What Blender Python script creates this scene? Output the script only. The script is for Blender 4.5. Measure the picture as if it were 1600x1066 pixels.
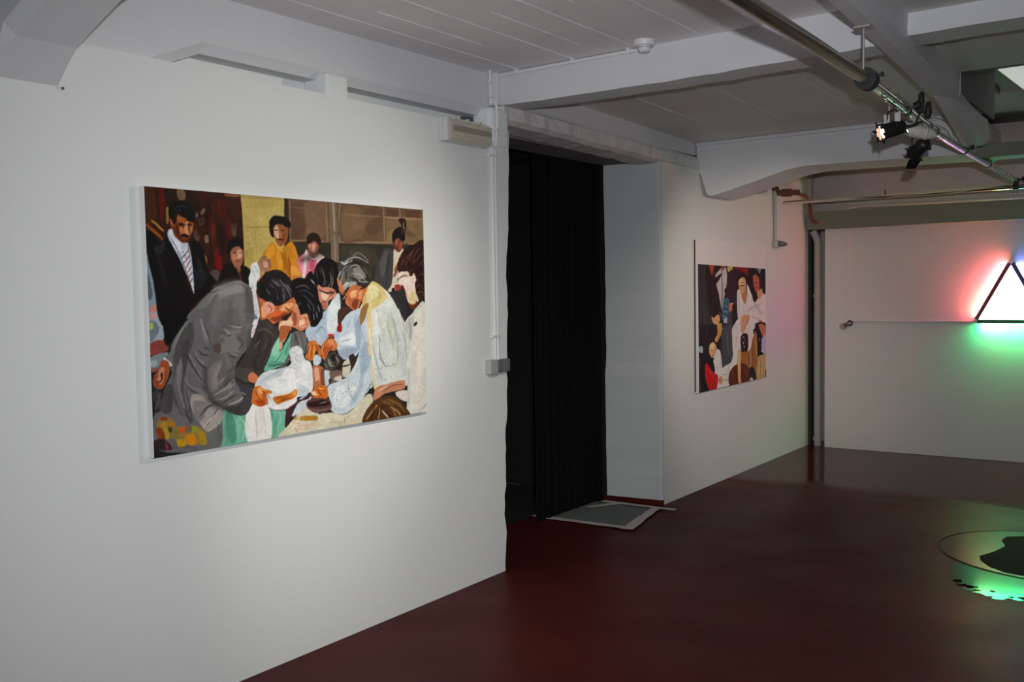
import bpy, bmesh, math, random
import numpy as np
from mathutils import Vector, Matrix

for o in list(bpy.data.objects):
    bpy.data.objects.remove(o)
SC = bpy.context.scene
COL = SC.collection
PI = math.pi

# ------------------------------------------------------------------ camera
cam_d = bpy.data.cameras.new('camera')
cam = bpy.data.objects.new('camera', cam_d)
COL.objects.link(cam)
R_ = Vector((0.806600, 0.590884, -0.015905)); U_ = Vector((-0.019880, 0.054010, 0.998342)); F_ = Vector((-0.590763, 0.804947, -0.055312))
cam.matrix_world = Matrix(((R_.x, U_.x, -F_.x, 3.09), (R_.y, U_.y, -F_.y, 0), (R_.z, U_.z, -F_.z, 1.55), (0, 0, 0, 1)))
cam_d.sensor_width = 36
cam_d.lens = 1484.8/1600*36
cam_d.clip_start = .02
SC.camera = cam

# ------------------------------------------------------------------ light and exposure
SC.view_settings.view_transform = 'Standard'
SC.view_settings.look = 'None'
SC.view_settings.exposure = 0.0
SC.view_settings.gamma = 1
SC.view_settings.use_curve_mapping = False
SC.cycles.max_bounces = 8
SC.cycles.diffuse_bounces = 5
SC.cycles.sample_clamp_indirect = 6
SC.cycles.use_denoising = True
SC.cycles.caustics_reflective = False
w = bpy.data.worlds.new('world'); SC.world = w; w.use_nodes = True
w.node_tree.nodes['Background'].inputs[0].default_value = (.5, .55, .65, 1)
w.node_tree.nodes['Background'].inputs[1].default_value = .02

def lamp(name, kind, loc, power, color, target=None, **kw):
    d = bpy.data.lights.new(name, kind); d.energy = power; d.color = color
    for k, v in kw.items(): setattr(d, k, v)
    o = bpy.data.objects.new(name, d); COL.objects.link(o); o.location = loc
    if target is not None:
        o.rotation_euler = (Vector(target)-Vector(loc)).to_track_quat('-Z', 'Y').to_euler()
    return o
# the camera's own flash, just above and right of the lens
fl = Vector((3.09, 0, 1.55))+R_*.07+U_*.15+F_*.02
lamp('camera_flash', 'SPOT', fl, 330, (.92, .955, 1.0), fl+F_*3-U_*.22+R_*.1, spot_size=math.radians(98), spot_blend=1.0, shadow_soft_size=.018)
# unseen fill lights added to brighten the end wall and lower left wall
lamp('fill_light_far', 'AREA', (4.4, 6.9, 2.6), 6, (1.0, .93, .82), (4.0, 7.2, 0), shape='RECTANGLE', size=.3, size_y=1.5)
lamp('fill_spot_near', 'SPOT', (2.06, 1.7, 2.24), 118, (1.0, .965, .87), (0, 3.75, .55), spot_size=math.radians(62), spot_blend=1.0, shadow_soft_size=.03)

# ------------------------------------------------------------------ helpers
def lin(c):
    c = np.asarray(c, float)
    return np.where(c <= .04045, c/12.92, ((c+.055)/1.055)**2.4)
def tag(o, label=None, cat=None, group=None, kind=None):
    if label: o['label'] = label
    if cat: o['category'] = cat
    if group: o['group'] = group
    if kind: o['kind'] = kind
    return o
def thing(name, loc, label, cat, group=None):
    o = bpy.data.objects.new(name, None); COL.objects.link(o); o.location = loc
    o.empty_display_size = .1
    return tag(o, label, cat, group)
def bm_obj(name, bm, mat, parent=None, smooth=False):
    bmesh.ops.recalc_face_normals(bm, faces=bm.faces)
    me = bpy.data.meshes.new(name); bm.to_mesh(me); bm.free()
    if smooth:
        for p in me.polygons: p.use_smooth = True
        try: me.set_sharp_from_angle(angle=math.radians(40))
        except Exception: pass
    me.materials.append(mat)
    o = bpy.data.objects.new(name, me); COL.objects.link(o)
    if parent is not None:
        o.parent = parent
        base = parent
        off = Vector((0, 0, 0))
        while base is not None:
            off += base.location; base = base.parent
        me.transform(Matrix.Translation(-off))
    return o
def box(bm, x0, x1, y0, y1, z0, z1, bev=0):
    r = bmesh.ops.create_cube(bm, size=1)
    vs = r['verts']
    bmesh.ops.scale(bm, vec=(x1-x0, y1-y0, z1-z0), verts=vs)
    bmesh.ops.translate(bm, vec=((x0+x1)/2, (y0+y1)/2, (z0+z1)/2), verts=vs)
    if bev:
        es = list({e for v in vs for e in v.link_edges})
        bmesh.ops.bevel(bm, geom=es, offset=bev, segments=2, affect='EDGES', profile=.5)
    return bm
def B(*a, **k):
    return box(bmesh.new(), *a, **k)
def prism(pts, axis, a, b, bm=None):
    """polygon in the two other axes, extruded along axis from a to b"""
    bm = bm or bmesh.new()
    def P(p, t):
        return {'x': (t, p[0], p[1]), 'y': (p[0], t, p[1]), 'z': (p[0], p[1], t)}[axis]
    f0 = [bm.verts.new(P(p, a)) for p in pts]; f1 = [bm.verts.new(P(p, b)) for p in pts]
    bm.faces.new(f0); bm.faces.new(f1[::-1])
    n = len(pts)
    for i in range(n): bm.faces.new((f0[i], f0[(i+1) % n], f1[(i+1) % n], f1[i]))
    return bm
def loft(sections, bm=None, caps=True):
    bm = bm or bmesh.new()
    rings = [[bm.verts.new(p) for p in s] for s in sections]
    n = len(rings[0])
    for a, b in zip(rings, rings[1:]):
        for i in range(n): bm.faces.new((a[i], a[(i+1) % n], b[(i+1) % n], b[i]))
    if caps: bm.faces.new(rings[0]); bm.faces.new(rings[-1][::-1])
    return bm
def tube(path, r, n=10, bm=None, caps=True):
    pts = [Vector(p) for p in path]
    rs = r if isinstance(r, (list, tuple)) else [r]*len(pts)
    secs = []
    t0 = (pts[1]-pts[0]).normalized()
    up = Vector((0, 0, 1)) if abs(t0.z) < .9 else Vector((0, 1, 0))
    u = t0.cross(up).normalized()
    for i, p in enumerate(pts):
        if i == 0: t = t0
        elif i == len(pts)-1: t = (pts[-1]-pts[-2]).normalized()
        else: t = ((pts[i+1]-p).normalized()+(p-pts[i-1]).normalized()).normalized()
        u = (u-t*u.dot(t)).normalized(); v = t.cross(u)
        secs.append([p+(u*math.cos(2*PI*k/n)+v*math.sin(2*PI*k/n))*rs[i] for k in range(n)])
    return loft(secs, bm, caps)
def bez(pts, n=8):
    """Catmull-Rom through points"""
    q = [Vector(p) for p in pts]; out = []
    for i in range(len(q)-1):
        p0 = q[max(i-1, 0)]; p1 = q[i]; p2 = q[i+1]; p3 = q[min(i+2, len(q)-1)]
        for k in range(n):
            t = k/n
            out.append(.5*(2*p1+(p2-p0)*t+(2*p0-5*p1+4*p2-p3)*t*t+(3*p1-p0-3*p2+p3)*t**3))
    out.append(q[-1]); return out
def lathe(c, axis, prof, n=16, bm=None):
    """profile [(t, r)] along axis from point c"""
    c = Vector(c); a = Vector(axis).normalized()
    up = Vector((0, 0, 1)) if abs(a.z) < .9 else Vector((1, 0, 0))
    u = a.cross(up).normalized(); v = a.cross(u)
    return loft([[c+a*t+(u*math.cos(2*PI*k/n)+v*math.sin(2*PI*k/n))*max(r, 1e-4) for k in range(n)] for t, r in prof], bm)
def strip(pts, z0, z1, bm=None):
    return prism(pts, 'z', z0, z1, bm)

# ------------------------------------------------------------------ materials
def nodes(name):
    m = bpy.data.materials.new(name); m.use_nodes = True
    nt = m.node_tree; return m, nt, nt.nodes['Principled BSDF']
def mat(name, col, rough=.6, metal=0, var=.06, scale=3., bump=.0, bscale=60., spec=.5, stains=(), stain_col=(.12, .12, .12), coat=0, streak=None):
    m, nt, p = nodes(name)
    L = nt.links.new
    tc = nt.nodes.new('ShaderNodeTexCoord'); geo = nt.nodes.new('ShaderNodeNewGeometry')
    n1 = nt.nodes.new('ShaderNodeTexNoise'); n1.inputs['Scale'].default_value = scale; n1.inputs['Detail'].default_value = 6
    L(geo.outputs['Position'], n1.inputs['Vector'])
    mx = nt.nodes.new('ShaderNodeMix'); mx.data_type = 'RGBA'
    c = np.array(col)
    mx.inputs[6].default_value = (*np.clip(c*(1-var), 0, 1), 1); mx.inputs[7].default_value = (*np.clip(c*(1+var), 0, 1), 1)
    L(n1.outputs['Fac'], mx.inputs[0])
    out = mx.outputs[2]
    for (q, r) in stains:
        d = nt.nodes.new('ShaderNodeVectorMath'); d.operation = 'DISTANCE'; d.inputs[1].default_value = q
        nz = nt.nodes.new('ShaderNodeTexNoise'); nz.inputs['Scale'].default_value = 2.2/r; L(geo.outputs['Position'], nz.inputs['Vector'])
        ad = nt.nodes.new('ShaderNodeMath'); ad.operation = 'MULTIPLY_ADD'; ad.inputs[1].default_value = r*2.2; L(nz.outputs['Fac'], ad.inputs[0]); L(d.outputs['Value'], ad.inputs[2])
        mr = nt.nodes.new('ShaderNodeMapRange'); mr.inputs[1].default_value = r*1.9; mr.inputs[2].default_value = r*1.5; mr.inputs[3].default_value = 0; mr.inputs[4].default_value = .8
        L(ad.outputs[0], mr.inputs[0])
        m2 = nt.nodes.new('ShaderNodeMix'); m2.data_type = 'RGBA'; m2.inputs[7].default_value = (*stain_col, 1)
        L(mr.outputs[0], m2.inputs[0]); L(out, m2.inputs[6]); out = m2.outputs[2]
    L(out, p.inputs['Base Color'])
    p.inputs['Roughness'].default_value = rough; p.inputs['Metallic'].default_value = metal
    p.inputs['Specular IOR Level'].default_value = spec
    if coat: p.inputs['Coat Weight'].default_value = coat; p.inputs['Coat Roughness'].default_value = .05
    if bump:
        nb = nt.nodes.new('ShaderNodeTexNoise'); nb.inputs['Scale'].default_value = bscale; nb.inputs['Detail'].default_value = 4
        v = geo.outputs['Position']
        if streak:
            mp = nt.nodes.new('ShaderNodeMapping'); mp.inputs['Scale'].default_value = streak; L(v, mp.inputs['Vector']); v = mp.outputs[0]
        L(v, nb.inputs['Vector'])
        b = nt.nodes.new('ShaderNodeBump'); b.inputs['Strength'].default_value = bump; b.inputs['Distance'].default_value = .01
        L(nb.outputs['Fac'], b.inputs['Height']); L(b.outputs[0], p.inputs['Normal'])
    return m
def glow(name, col, strength):
    m, nt, p = nodes(name)
    p.inputs['Base Color'].default_value = (.8, .8, .8, 1)
    p.inputs['Emission Color'].default_value = (*col, 1); p.inputs['Emission Strength'].default_value = strength
    return m
M = {}
M['wall'] = mat('white_wall_paint', (.79, .805, .785), .8, spec=.2, var=.02, scale=1.2, bump=.12, bscale=45)
M['wall_far'] = mat('white_wall_paint_scuffed', (.76, .775, .735), .8, spec=.2, var=.04, scale=1.6, bump=.2, bscale=18, stains=[((-.34, 5.93, .10), .018)])
M['beam'] = mat('painted_concrete_beam', (.67, .67, .69), .6, var=.05, scale=2.5, bump=.3, bscale=14, stains=[((.12, 4.13, 2.60), .022), ((.28, 4.13, 2.64), .010), ((2.06, 4.13, 2.62), .014), ((1.0, 6.6, 2.45), .008)])
M['lintel'] = mat('rough_painted_lintel', (.70, .69, .67), .75, var=.24, scale=11, bump=.9, bscale=14, stains=[((.0, 4.62, 2.47), .02), ((.0, 5.35, 2.45), .03), ((0, 5.7, 2.44), .022), ((0, 5.98, 2.43), .02), ((-.03, 5.9, 2.58), .01)])
M['ceiling'] = mat('painted_board_marked_concrete', (.82, .79, .80), .75, var=.08, scale=4, bump=.35, bscale=9, streak=(6, 1, 1))
M['ceiling_low'] = mat('grey_painted_concrete_ceiling', (.74, .735, .70), .7, var=.06, scale=3, bump=.3, bscale=9, streak=(6, 1, 1))
M['ceiling_dark'] = mat('dark_grey_ceiling', (.14, .14, .145), .7, var=.05)
M['upper'] = mat('grimy_upper_wall', (.66, .58, .55), .75, var=.12, scale=3, bump=.3, bscale=20)
M['board'] = mat('olive_grey_boarding', (.20, .205, .155), .6, var=.08, scale=2)
M['panel'] = mat('white_partition_board', (.74, .71, .68), .5, var=.03, scale=1.5, bump=.08, bscale=30)
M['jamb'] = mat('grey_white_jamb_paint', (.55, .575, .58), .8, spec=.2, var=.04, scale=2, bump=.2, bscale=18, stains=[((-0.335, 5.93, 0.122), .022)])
M['dark'] = mat('dark_room_black', (.006, .006, .007), .9, var=.2)  # the room's darkness is put into this near-black colour
M['recess'] = mat('recess_shade', (.05, .05, .05), .9)  # shade of the corner gap put into a dark base colour
M['curtain'] = mat('black_felt_curtain', (.007, .007, .008), .95, var=.2, scale=30, spec=.05)
M['white_plastic'] = mat('white_painted_conduit', (.75, .75, .76), .4, var=.03)
M['grey_plastic'] = mat('light_grey_switch_plastic', (.40, .40, .40), .45, var=.03)
M['dark_plastic'] = mat('mid_grey_switch_plastic', (.14, .14, .14), .4, var=.03)
M['yellowed'] = mat('yellowed_ribbed_diffuser', (.62, .57, .46), .18, var=.1, scale=20, coat=.6)
M['housing'] = mat('aged_white_housing', (.62, .62, .62), .45)
M['black_metal'] = mat('matt_black_lamp_metal', (.012, .012, .012), .45, var=.1)
M['black_rubber'] = mat('black_rubber', (.015, .015, .016), .6)
M['bronze'] = mat('tarnished_steel_tube', (.42, .38, .31), .24, metal=1, var=.18, scale=14, bump=.05, bscale=40)
M['chrome'] = mat('polished_steel_tube', (.70, .68, .64), .14, metal=1, var=.1, scale=18)
M['steel'] = mat('galvanised_steel', (.6, .6, .6), .3, metal=1, var=.1)
M['grey_pipe'] = mat('grey_painted_pipe', (.42, .40, .37), .45, var=.1, scale=12)
M['rust'] = mat('rusty_brown_pipe', (.13, .05, .035), .5, var=.3, scale=20)
M['orange'] = mat('orange_cable_sheath', (.27, .05, .02), .5)
M['mat'] = mat('grey_doormat_fibre', (.17, .19, .18), .95, var=.15, scale=50, bump=.6, bscale=160, spec=.1)
M['tape'] = mat('dirty_masking_tape', (.55, .50, .46), .8, var=.2, scale=25)
M['label'] = mat('white_sticker', (.75, .75, .75), .5)
M['taped_bundle'] = mat('grey_white_tape_wrap', (.62, .58, .52), .5, var=.12, scale=40, bump=.4, bscale=60)
M['ivory'] = mat('dirty_ivory_cable', (.45, .44, .30), .5)
M['canvas'] = mat('primed_white_canvas', (.80, .80, .78), .7, var=.02, bump=.1, bscale=300)
M['board_white'] = mat('white_gessoed_board', (.80, .785, .745), .6, var=.02)
M['fixture'] = mat('dark_tube_fixture', (.085, .07, .07), .5)
M['edge'] = mat('shaded_board_edge', (.07, .045, .035), .7)  # dark brown stands in for shadow on the board's side
M['dry'] = mat('dry_floor_patch', (.030, .009, .007), .8, spec=.0)
M['damp'] = mat('damp_dark_red_paint', (.045, .010, .008), .26, var=.15, spec=.08)
M['trunk'] = mat('white_mini_trunking', (.72, .70, .68), .45)

# floor: glossy oxide-red paint
m, nt, p = nodes('oxide_red_gloss_floor_paint'); L = nt.links.new
geo = nt.nodes.new('ShaderNodeNewGeometry')
n1 = nt.nodes.new('ShaderNodeTexNoise'); n1.inputs['Scale'].default_value = 1.3; n1.inputs['Detail'].default_value = 8
L(geo.outputs['Position'], n1.inputs['Vector'])
cr = nt.nodes.new('ShaderNodeValToRGB'); e = cr.color_ramp.elements
e[0].position = .3; e[0].color = (.050, .010, .008, 1); e[1].position = .7; e[1].color = (.080, .0145, .0115, 1)
L(n1.outputs['Fac'], cr.inputs[0]); L(cr.outputs[0], p.inputs['Base Color'])
n2 = nt.nodes.new('ShaderNodeTexNoise'); n2.inputs['Scale'].default_value = 2.4; n2.inputs['Detail'].default_value = 6
L(geo.outputs['Position'], n2.inputs['Vector'])
mr = nt.nodes.new('ShaderNodeMapRange'); mr.inputs[1].default_value = .3; mr.inputs[2].default_value = .75; mr.inputs[3].default_value = .36; mr.inputs[4].default_value = .50
L(n2.outputs['Fac'], mr.inputs[0])
sx = nt.nodes.new('ShaderNodeSeparateXYZ'); L(geo.outputs['Position'], sx.inputs[0])
wv = nt.nodes.new('ShaderNodeMath'); wv.operation = 'MULTIPLY_ADD'; wv.inputs[1].default_value = .5; L(n1.outputs['Fac'], wv.inputs[0]); L(sx.outputs['Y'], wv.inputs[2])
fr = nt.nodes.new('ShaderNodeMapRange'); fr.inputs[1].default_value = 7.35; fr.inputs[2].default_value = 7.6; fr.inputs[3].default_value = 0; fr.inputs[4].default_value = 1
L(wv.outputs[0], fr.inputs[0])
rm = nt.nodes.new('ShaderNodeMix'); rm.data_type = 'FLOAT'; L(fr.outputs[0], rm.inputs[0]); L(mr.outputs[0], rm.inputs[2]); rm.inputs[3].default_value = .10
L(rm.outputs[0], p.inputs['Roughness'])
n3 = nt.nodes.new('ShaderNodeTexNoise'); n3.inputs['Scale'].default_value = 7; n3.inputs['Detail'].default_value = 5
L(geo.outputs['Position'], n3.inputs['Vector'])
bp = nt.nodes.new('ShaderNodeBump'); bp.inputs['Strength'].default_value = .06; bp.inputs['Distance'].default_value = .02
L(n3.outputs['Fac'], bp.inputs['Height']); L(bp.outputs[0], p.inputs['Normal'])
p.inputs['Specular IOR Level'].default_value = .06
M['floor'] = m

# ------------------------------------------------------------------ setting
def S(name, bm, m, label=None):
    o = bm_obj(name, bm, m); o['kind'] = 'structure'
    if label: o['label'] = label
    return o
rnd = random.Random(7)
S('floor', B(-3.4, 7, -3, 9.7, -.1, 0), M['floor'], 'glossy dark red painted floor')
# left partition with a ragged doorway edge, then the far stretch of wall with its deep jamb
edge = []
N = 46
for i in range(N+1):
    z = 2.40*i/N
    e_ = 4.117+.094*z/2.37+rnd.uniform(-.005, .005)
    if 1.50 < z < 1.78: e_ -= .016*math.sin((z-1.50)/.28*PI)
    if .3 < z < .42: e_ -= .010
    if .62 < z < .80: e_ -= .008
    if .14 < z < .22: e_ += .008
    edge.append((e_, z))
S('wall_left', prism([(-3, 0)]+edge+[(-3, 2.40)], 'x', -.12, 0), M['wall'], 'white painted partition wall left of the doorway')
jam = []
for i in range(25):
    z = 2.42*i/24
    jam.append((5.985+rnd.uniform(-.004, .004)+(.012 if 1.0 < z < 1.9 else 0), z))
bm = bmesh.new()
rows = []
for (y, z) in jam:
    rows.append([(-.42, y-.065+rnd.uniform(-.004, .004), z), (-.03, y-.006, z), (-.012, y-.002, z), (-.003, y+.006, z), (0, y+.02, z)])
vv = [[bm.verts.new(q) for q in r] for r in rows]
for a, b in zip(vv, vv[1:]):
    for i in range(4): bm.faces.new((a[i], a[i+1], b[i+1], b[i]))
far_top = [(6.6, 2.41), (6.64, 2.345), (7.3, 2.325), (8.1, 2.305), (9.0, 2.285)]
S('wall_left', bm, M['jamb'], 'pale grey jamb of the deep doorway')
bm = bmesh.new()
f = [bm.verts.new(r_[4]) for r_ in rows]
top = [bm.verts.new((0, y, z)) for y, z in far_top]
bot = bm.verts.new((0, 9.0, 0))
bm.faces.new(f+top+[bot])
topb = [bm.verts.new((-.14, y, z)) for y, z in far_top]; botb = bm.verts.new((-.14, 9.0, 0))
for i in range(4): bm.faces.new((top[i], top[i+1], topb[i+1], topb[i]))
bm.faces.new((top[4], bot, botb, topb[4]))
S('wall_left', bm, M['wall_far'], 'white wall beyond the doorway with the small painting')
S('wall_left', B(-.14, -.0015, 7.97, 9.0, 2.27, 2.76), M['wall_far'], 'upper end of the far left wall')
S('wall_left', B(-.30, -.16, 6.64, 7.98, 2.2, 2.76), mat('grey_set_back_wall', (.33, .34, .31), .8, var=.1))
# header beam along the left wall: haunched near the first cross beam, chamfered lower edge
prof = [(-3, 2.20), (1.66, 2.20), (2.13, 2.40), (2.30, 2.474), (4.14, 2.474)]
secs = []
for y, z in prof:
    secs.append([(-.16, y, z), (-.075, y, z), (-.045, y, z+.04), (-.045, y, 2.76), (-.16, y, 2.76)])
S('ceiling_beam', loft(secs), M['beam'], 'white header beam above the left partition, dark gap beneath')
# doorway header: upper face, rough lower band, soffit strips
bm = B(-.42, -.03, 4.14, 6.75, 2.52, 2.76)
S('ceiling_beam', bm, M['beam'], 'white header beam above the doorway')
bm = bmesh.new(); secs = []
for i in range(40):
    y = 4.16+i*(6.62-4.16)/39
    zb = 2.447-.040*(y-4.2)/1.75+rnd.uniform(-.0035, .0035)
    if y > 6.0: zb = min(2.41, zb)-.0
    xo = .006+rnd.uniform(-.004, .006)
    zt = 2.548-.058*(y-4.2)/2.4
    secs.append([(-.16, y, zb-.01), (-.03+xo*.5, y, zb), (xo, y, zb+.02), (xo-.002, y, zt-.012), (-.006, y, zt), (-.16, y, zt)])
S('lintel', loft(secs, bm), M['lintel'], 'rough plastered lintel over the doorway')
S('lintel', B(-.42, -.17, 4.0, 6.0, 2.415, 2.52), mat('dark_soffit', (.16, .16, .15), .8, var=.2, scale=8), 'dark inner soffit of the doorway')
for k, z in enumerate((2.556, 2.543)):
    S('trim_%d' % (k+1), tube([(-.018+.008*k, 4.2, z), (-.018+.008*k, 5.4, z-.030), (-.018+.008*k, 6.62, z-.058)], .006, 6), M['beam'])
# door post head and the stub post on top of the partition
bm = bmesh.new()
box(bm, -.12, .012, 4.035, 4.205, 2.30, 2.515, bev=.025)
S('trim_3', bm, M['wall'], 'rounded white post head at the doorway corner')
bm = B(-.16, -.012, 2.90, 3.03, 2.38, 2.50, bev=.012)
S('trim_4', bm, M['wall'], 'white stub post on top of the partition')
# space behind the partition
S('wall_behind', B(-.27, -.165, -1, 4.0, 0, 2.9), M['wall'], 'older wall seen through the gap above the partition')
# dark room beyond the doorway
S('wall_dark_room', B(-3.1, -3.0, 3.9, 9.2, 0, 2.6), M['dark'])
S('wall_dark_room', B(-3.0, -.16, 8.0, 8.1, 0, 2.6), M['dark'])
S('wall_dark_room', B(-3.0, -.27, 3.85, 3.97, 0, 2.6), M['dark'])
S('wall_dark_room', prism([(-.30, 4.002), (-.125, 4.002), (-.125, 4.05), (-.30, 4.05)], 'z', 0, 2.41), M['dark'])
S('ceiling_dark_room', B(-3.0, -.42, 3.9, 8.1, 2.5, 2.6), M['dark'])
S('wall_dark_room', B(-3.0, -.425, 6.02, 6.10, 0, 2.5), M['dark'])
S('floor_dark_room', B(-3.0, -.60, 4.05, 6.02, .001, .004), M['dark'])
S('trim_9', prism([(-.43, 5.905), (-.02, 5.972), (.004, 5.982), (.002, 6.0), (-.43, 5.93)], 'z', 0, .034), M['floor'], 'red painted skirting at the foot of the jamb')
# ceilings
S('ceiling', B(-.40, 2.2, -3, 4.2, 2.70, 2.85), M['ceiling'], 'grey white board-marked concrete ceiling, near bay')
S('ceiling', loft([[(-.42, 4.25, 2.68), (1.95, 4.25, 2.68), (1.95, 4.25, 2.85), (-.42, 4.25, 2.85)], [(-.42, 6.7, 2.61), (1.95, 6.7, 2.61), (1.95, 6.7, 2.85), (-.42, 6.7, 2.85)]]), M['ceiling_low'], 'darker concrete ceiling of the second bay')
S('ceiling', B(-.42, 1.6, 6.9, 9.4, 2.72, 2.85), M['ceiling_low'])
S('ceiling', B(2.0, 7, -3, 5.45, 2.64, 2.85), M['ceiling_low'], 'ceiling right of the long beam')
S('ceiling', B(1.5, 7, 5.3, 9.7, 2.92, 3.05), M['ceiling_dark'], 'dark raised ceiling in the far right')
S('ceiling', B(2.05, 7, 5.45, 5.5, 2.64, 2.95), M['ceiling_dark'])
# ridges left by the shuttering boards on the two ceilings
ceil0 = bpy.data.objects['ceiling']
ridge_me = None
for x, ya, yb_ in ((.14, .5, 4.1), (.30, 2.9, 3.6), (.49, .5, 4.1), (.66, 3.2, 3.9), (.838, .5, 4.05), (1.0, 2.7, 3.3), (1.19, .5, 4.1), (1.54, .5, 4.1), (1.84, .5, 4.1)):
    j = rnd.uniform(-.012, .012)
    secs = []
    for i in range(24):
        y = ya+i*(yb_-ya)/23
        h = .0025+rnd.uniform(0, .0025); ww = .003+rnd.uniform(0, .002)
        xx = x+j*(y-2.5)/2+rnd.uniform(-.0015, .0015)
        secs.append([(xx-ww, y, 2.7002), (xx, y, 2.70-h), (xx+ww, y, 2.7002)])
    bm_obj('board_mark', loft(secs), M['ceiling'], ceil0)
ceil1 = bpy.data.objects['ceiling.001']
for x in (.35, .82, 1.3, 1.7):
    secs = []
    for i in range(18):
        y = 4.4+i*(6.55-4.4)/17
        zz = 2.68-.07*(y-4.25)/2.45
        h = .0025+rnd.uniform(0, .0025)
        xx = x+rnd.uniform(-.002, .002)
        secs.append([(xx-.004, y, zz+.0002), (xx, y, zz-h), (xx+.004, y, zz+.0002)])
    bm_obj('board_mark', loft(secs), M['ceiling_low'], ceil1)
# first cross beam (near, upper left) with haunch
hp = [(-.05, 2.235), (.0, 2.242), (.065, 2.300), (.127, 2.347), (.243, 2.394), (.39, 2.45), (.62, 2.505), (.9, 2.53), (2.1, 2.53)]
secs = []
for x, z in hp:
    c = .035 if x > .1 else 0.002
    secs.append([(x, 1.46, 2.75), (x, 1.46, z+c), (x, 1.46+c, z), (x, 1.69, z), (x, 1.69, 2.75)])
S('ceiling_beam', loft(secs), M['beam'], 'near cross beam, haunched where it meets the wall, upper left')
secs = []
for i in range(30):
    x = -.05+i*2.10/29
    zb = 2.530-.010*math.sin(x*1.7)+rnd.uniform(-.0025, .0025)
    secs.append([(x, 4.13, 2.74), (x, 4.13, zb+.03), (x, 4.138+rnd.uniform(0, .004), zb+.002), (x, 4.315, zb), (x, 4.315, 2.74)])
S('ceiling_beam', loft(secs), M['beam'], 'middle cross beam with the smoke detector')
S('trim_5', B(-.045, .012, 4.10, 4.14, 2.53, 2.70, bev=.004), M['beam'])
# third cross beam, haunched end
pts3 = [(-.02, 2.62), (-.02, 2.43), (.0, 2.40), (.06, 2.225), (.085, 2.212), (.14, 2.220), (.40, 2.285), (.66, 2.355), (.80, 2.372), (1.4, 2.362), (1.87, 2.352), (1.87, 2.62)]
S('ceiling_beam', prism(pts3, 'y', 6.61, 7.06), M['beam'], 'far cross beam with a haunched left end')
S('trim_6', B(-.02, 1.86, 6.585, 6.612, 2.585, 2.603, bev=.004), M['beam'])
# long beam running down the room
def xa(y): return 2.045-.0615*(y-3.2)-.004*(y-4.5)**2*.5
secs = []
for y, zb in ((-3, 2.50), (0, 2.5), (2, 2.5), (3.3, 2.5), (4.5, 2.5), (5.58, 2.5), (5.6, 2.5), (6.62, 2.5)):
    x = xa(y)
    ztop = 2.75 if y < 5.59 else 2.56
    secs.append([(x, y, ztop), (x, y, zb), (x+.055, y, zb), (x+.09, y, zb+.035), (x+.10, y, ztop)])
S('ceiling_beam', loft(secs), M['beam'], 'long beam running down the room beside the lighting bar')
secs = []
for y, zb, x1 in ((5.25, 2.499, 1.96), (5.55, 2.455, 1.985), (5.9, 2.42, 2.0), (6.34, 2.362, 2.0)):
    x = xa(y)+.02
    secs.append([(x, y, 2.515), (x, y, zb), (x1-.03, y, zb), (x1, y, zb+.012), (x1, y, 2.513)])
S('ceiling_beam', loft(secs), M['beam'], 'haunch under the far end of the long beam')
S('ceiling_beam', B(1.86, 4.5, 6.72, 6.92, 2.335, 2.42, bev=.004), M['board'], 'low dark downstand right of the far cross beam')
secs = []
for i in range(20):
    x = 2.02+i*2.6/19
    zb = 2.546-.006*math.sin(x*2)+rnd.uniform(-.0025, .0025)
    secs.append([(x, 4.13, 2.74), (x, 4.13, zb+.025), (x, 4.14, zb+.002), (x, 4.33, zb), (x, 4.33, 2.74)])
S('ceiling_beam', loft(secs), M['beam'], 'cross beam right of the long beam, upper right corner')
S('trim_8', B(1.955, 1.972, 5.52, 6.72, 2.57, 2.93), M['ceiling_dark'])
# end of the room
ang = .043
bm = bmesh.new()
box(bm, 0, 4.5, 0, .06, 0, 2.10, bev=.004)
bmesh.ops.rotate(bm, matrix=Matrix.Rotation(ang, 3, 'Z'), verts=bm.verts, cent=(0, 0, 0))
bmesh.ops.translate(bm, vec=(.178, 8.940, 0), verts=bm.verts)
S('wall_end', bm, M['panel'], 'white end partition behind the neon triangle')
def on_panel(x, z, d=0):          # point in front of the end partition
    t = (x-.178)/math.cos(ang)
    return Vector((.178+t*math.cos(ang)+d*math.sin(ang), 8.940+t*math.sin(ang)-d*math.cos(ang), z))
S('wall_end', B(-.5, 7, 9.3, 9.4, 0, 3.0), M['upper'], 'grimy upper end wall')
bm = B(.03, 4.6, 8.88, 9.29, 2.055, 2.22, bev=.004)
S('trim_7', bm, M['board'], 'olive grey boarded bulkhead over the end partition')
S('wall_recess', B(-.5, .02, 9.02, 9.3, 0, 2.2), M['recess'])
S('wall_right', B(6.0, 6.1, -3, 9.5, 0, 3), M['wall'])
S('wall_near', B(-.8, 6.1, -3.1, -3, 0, 3), M['wall'])

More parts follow.
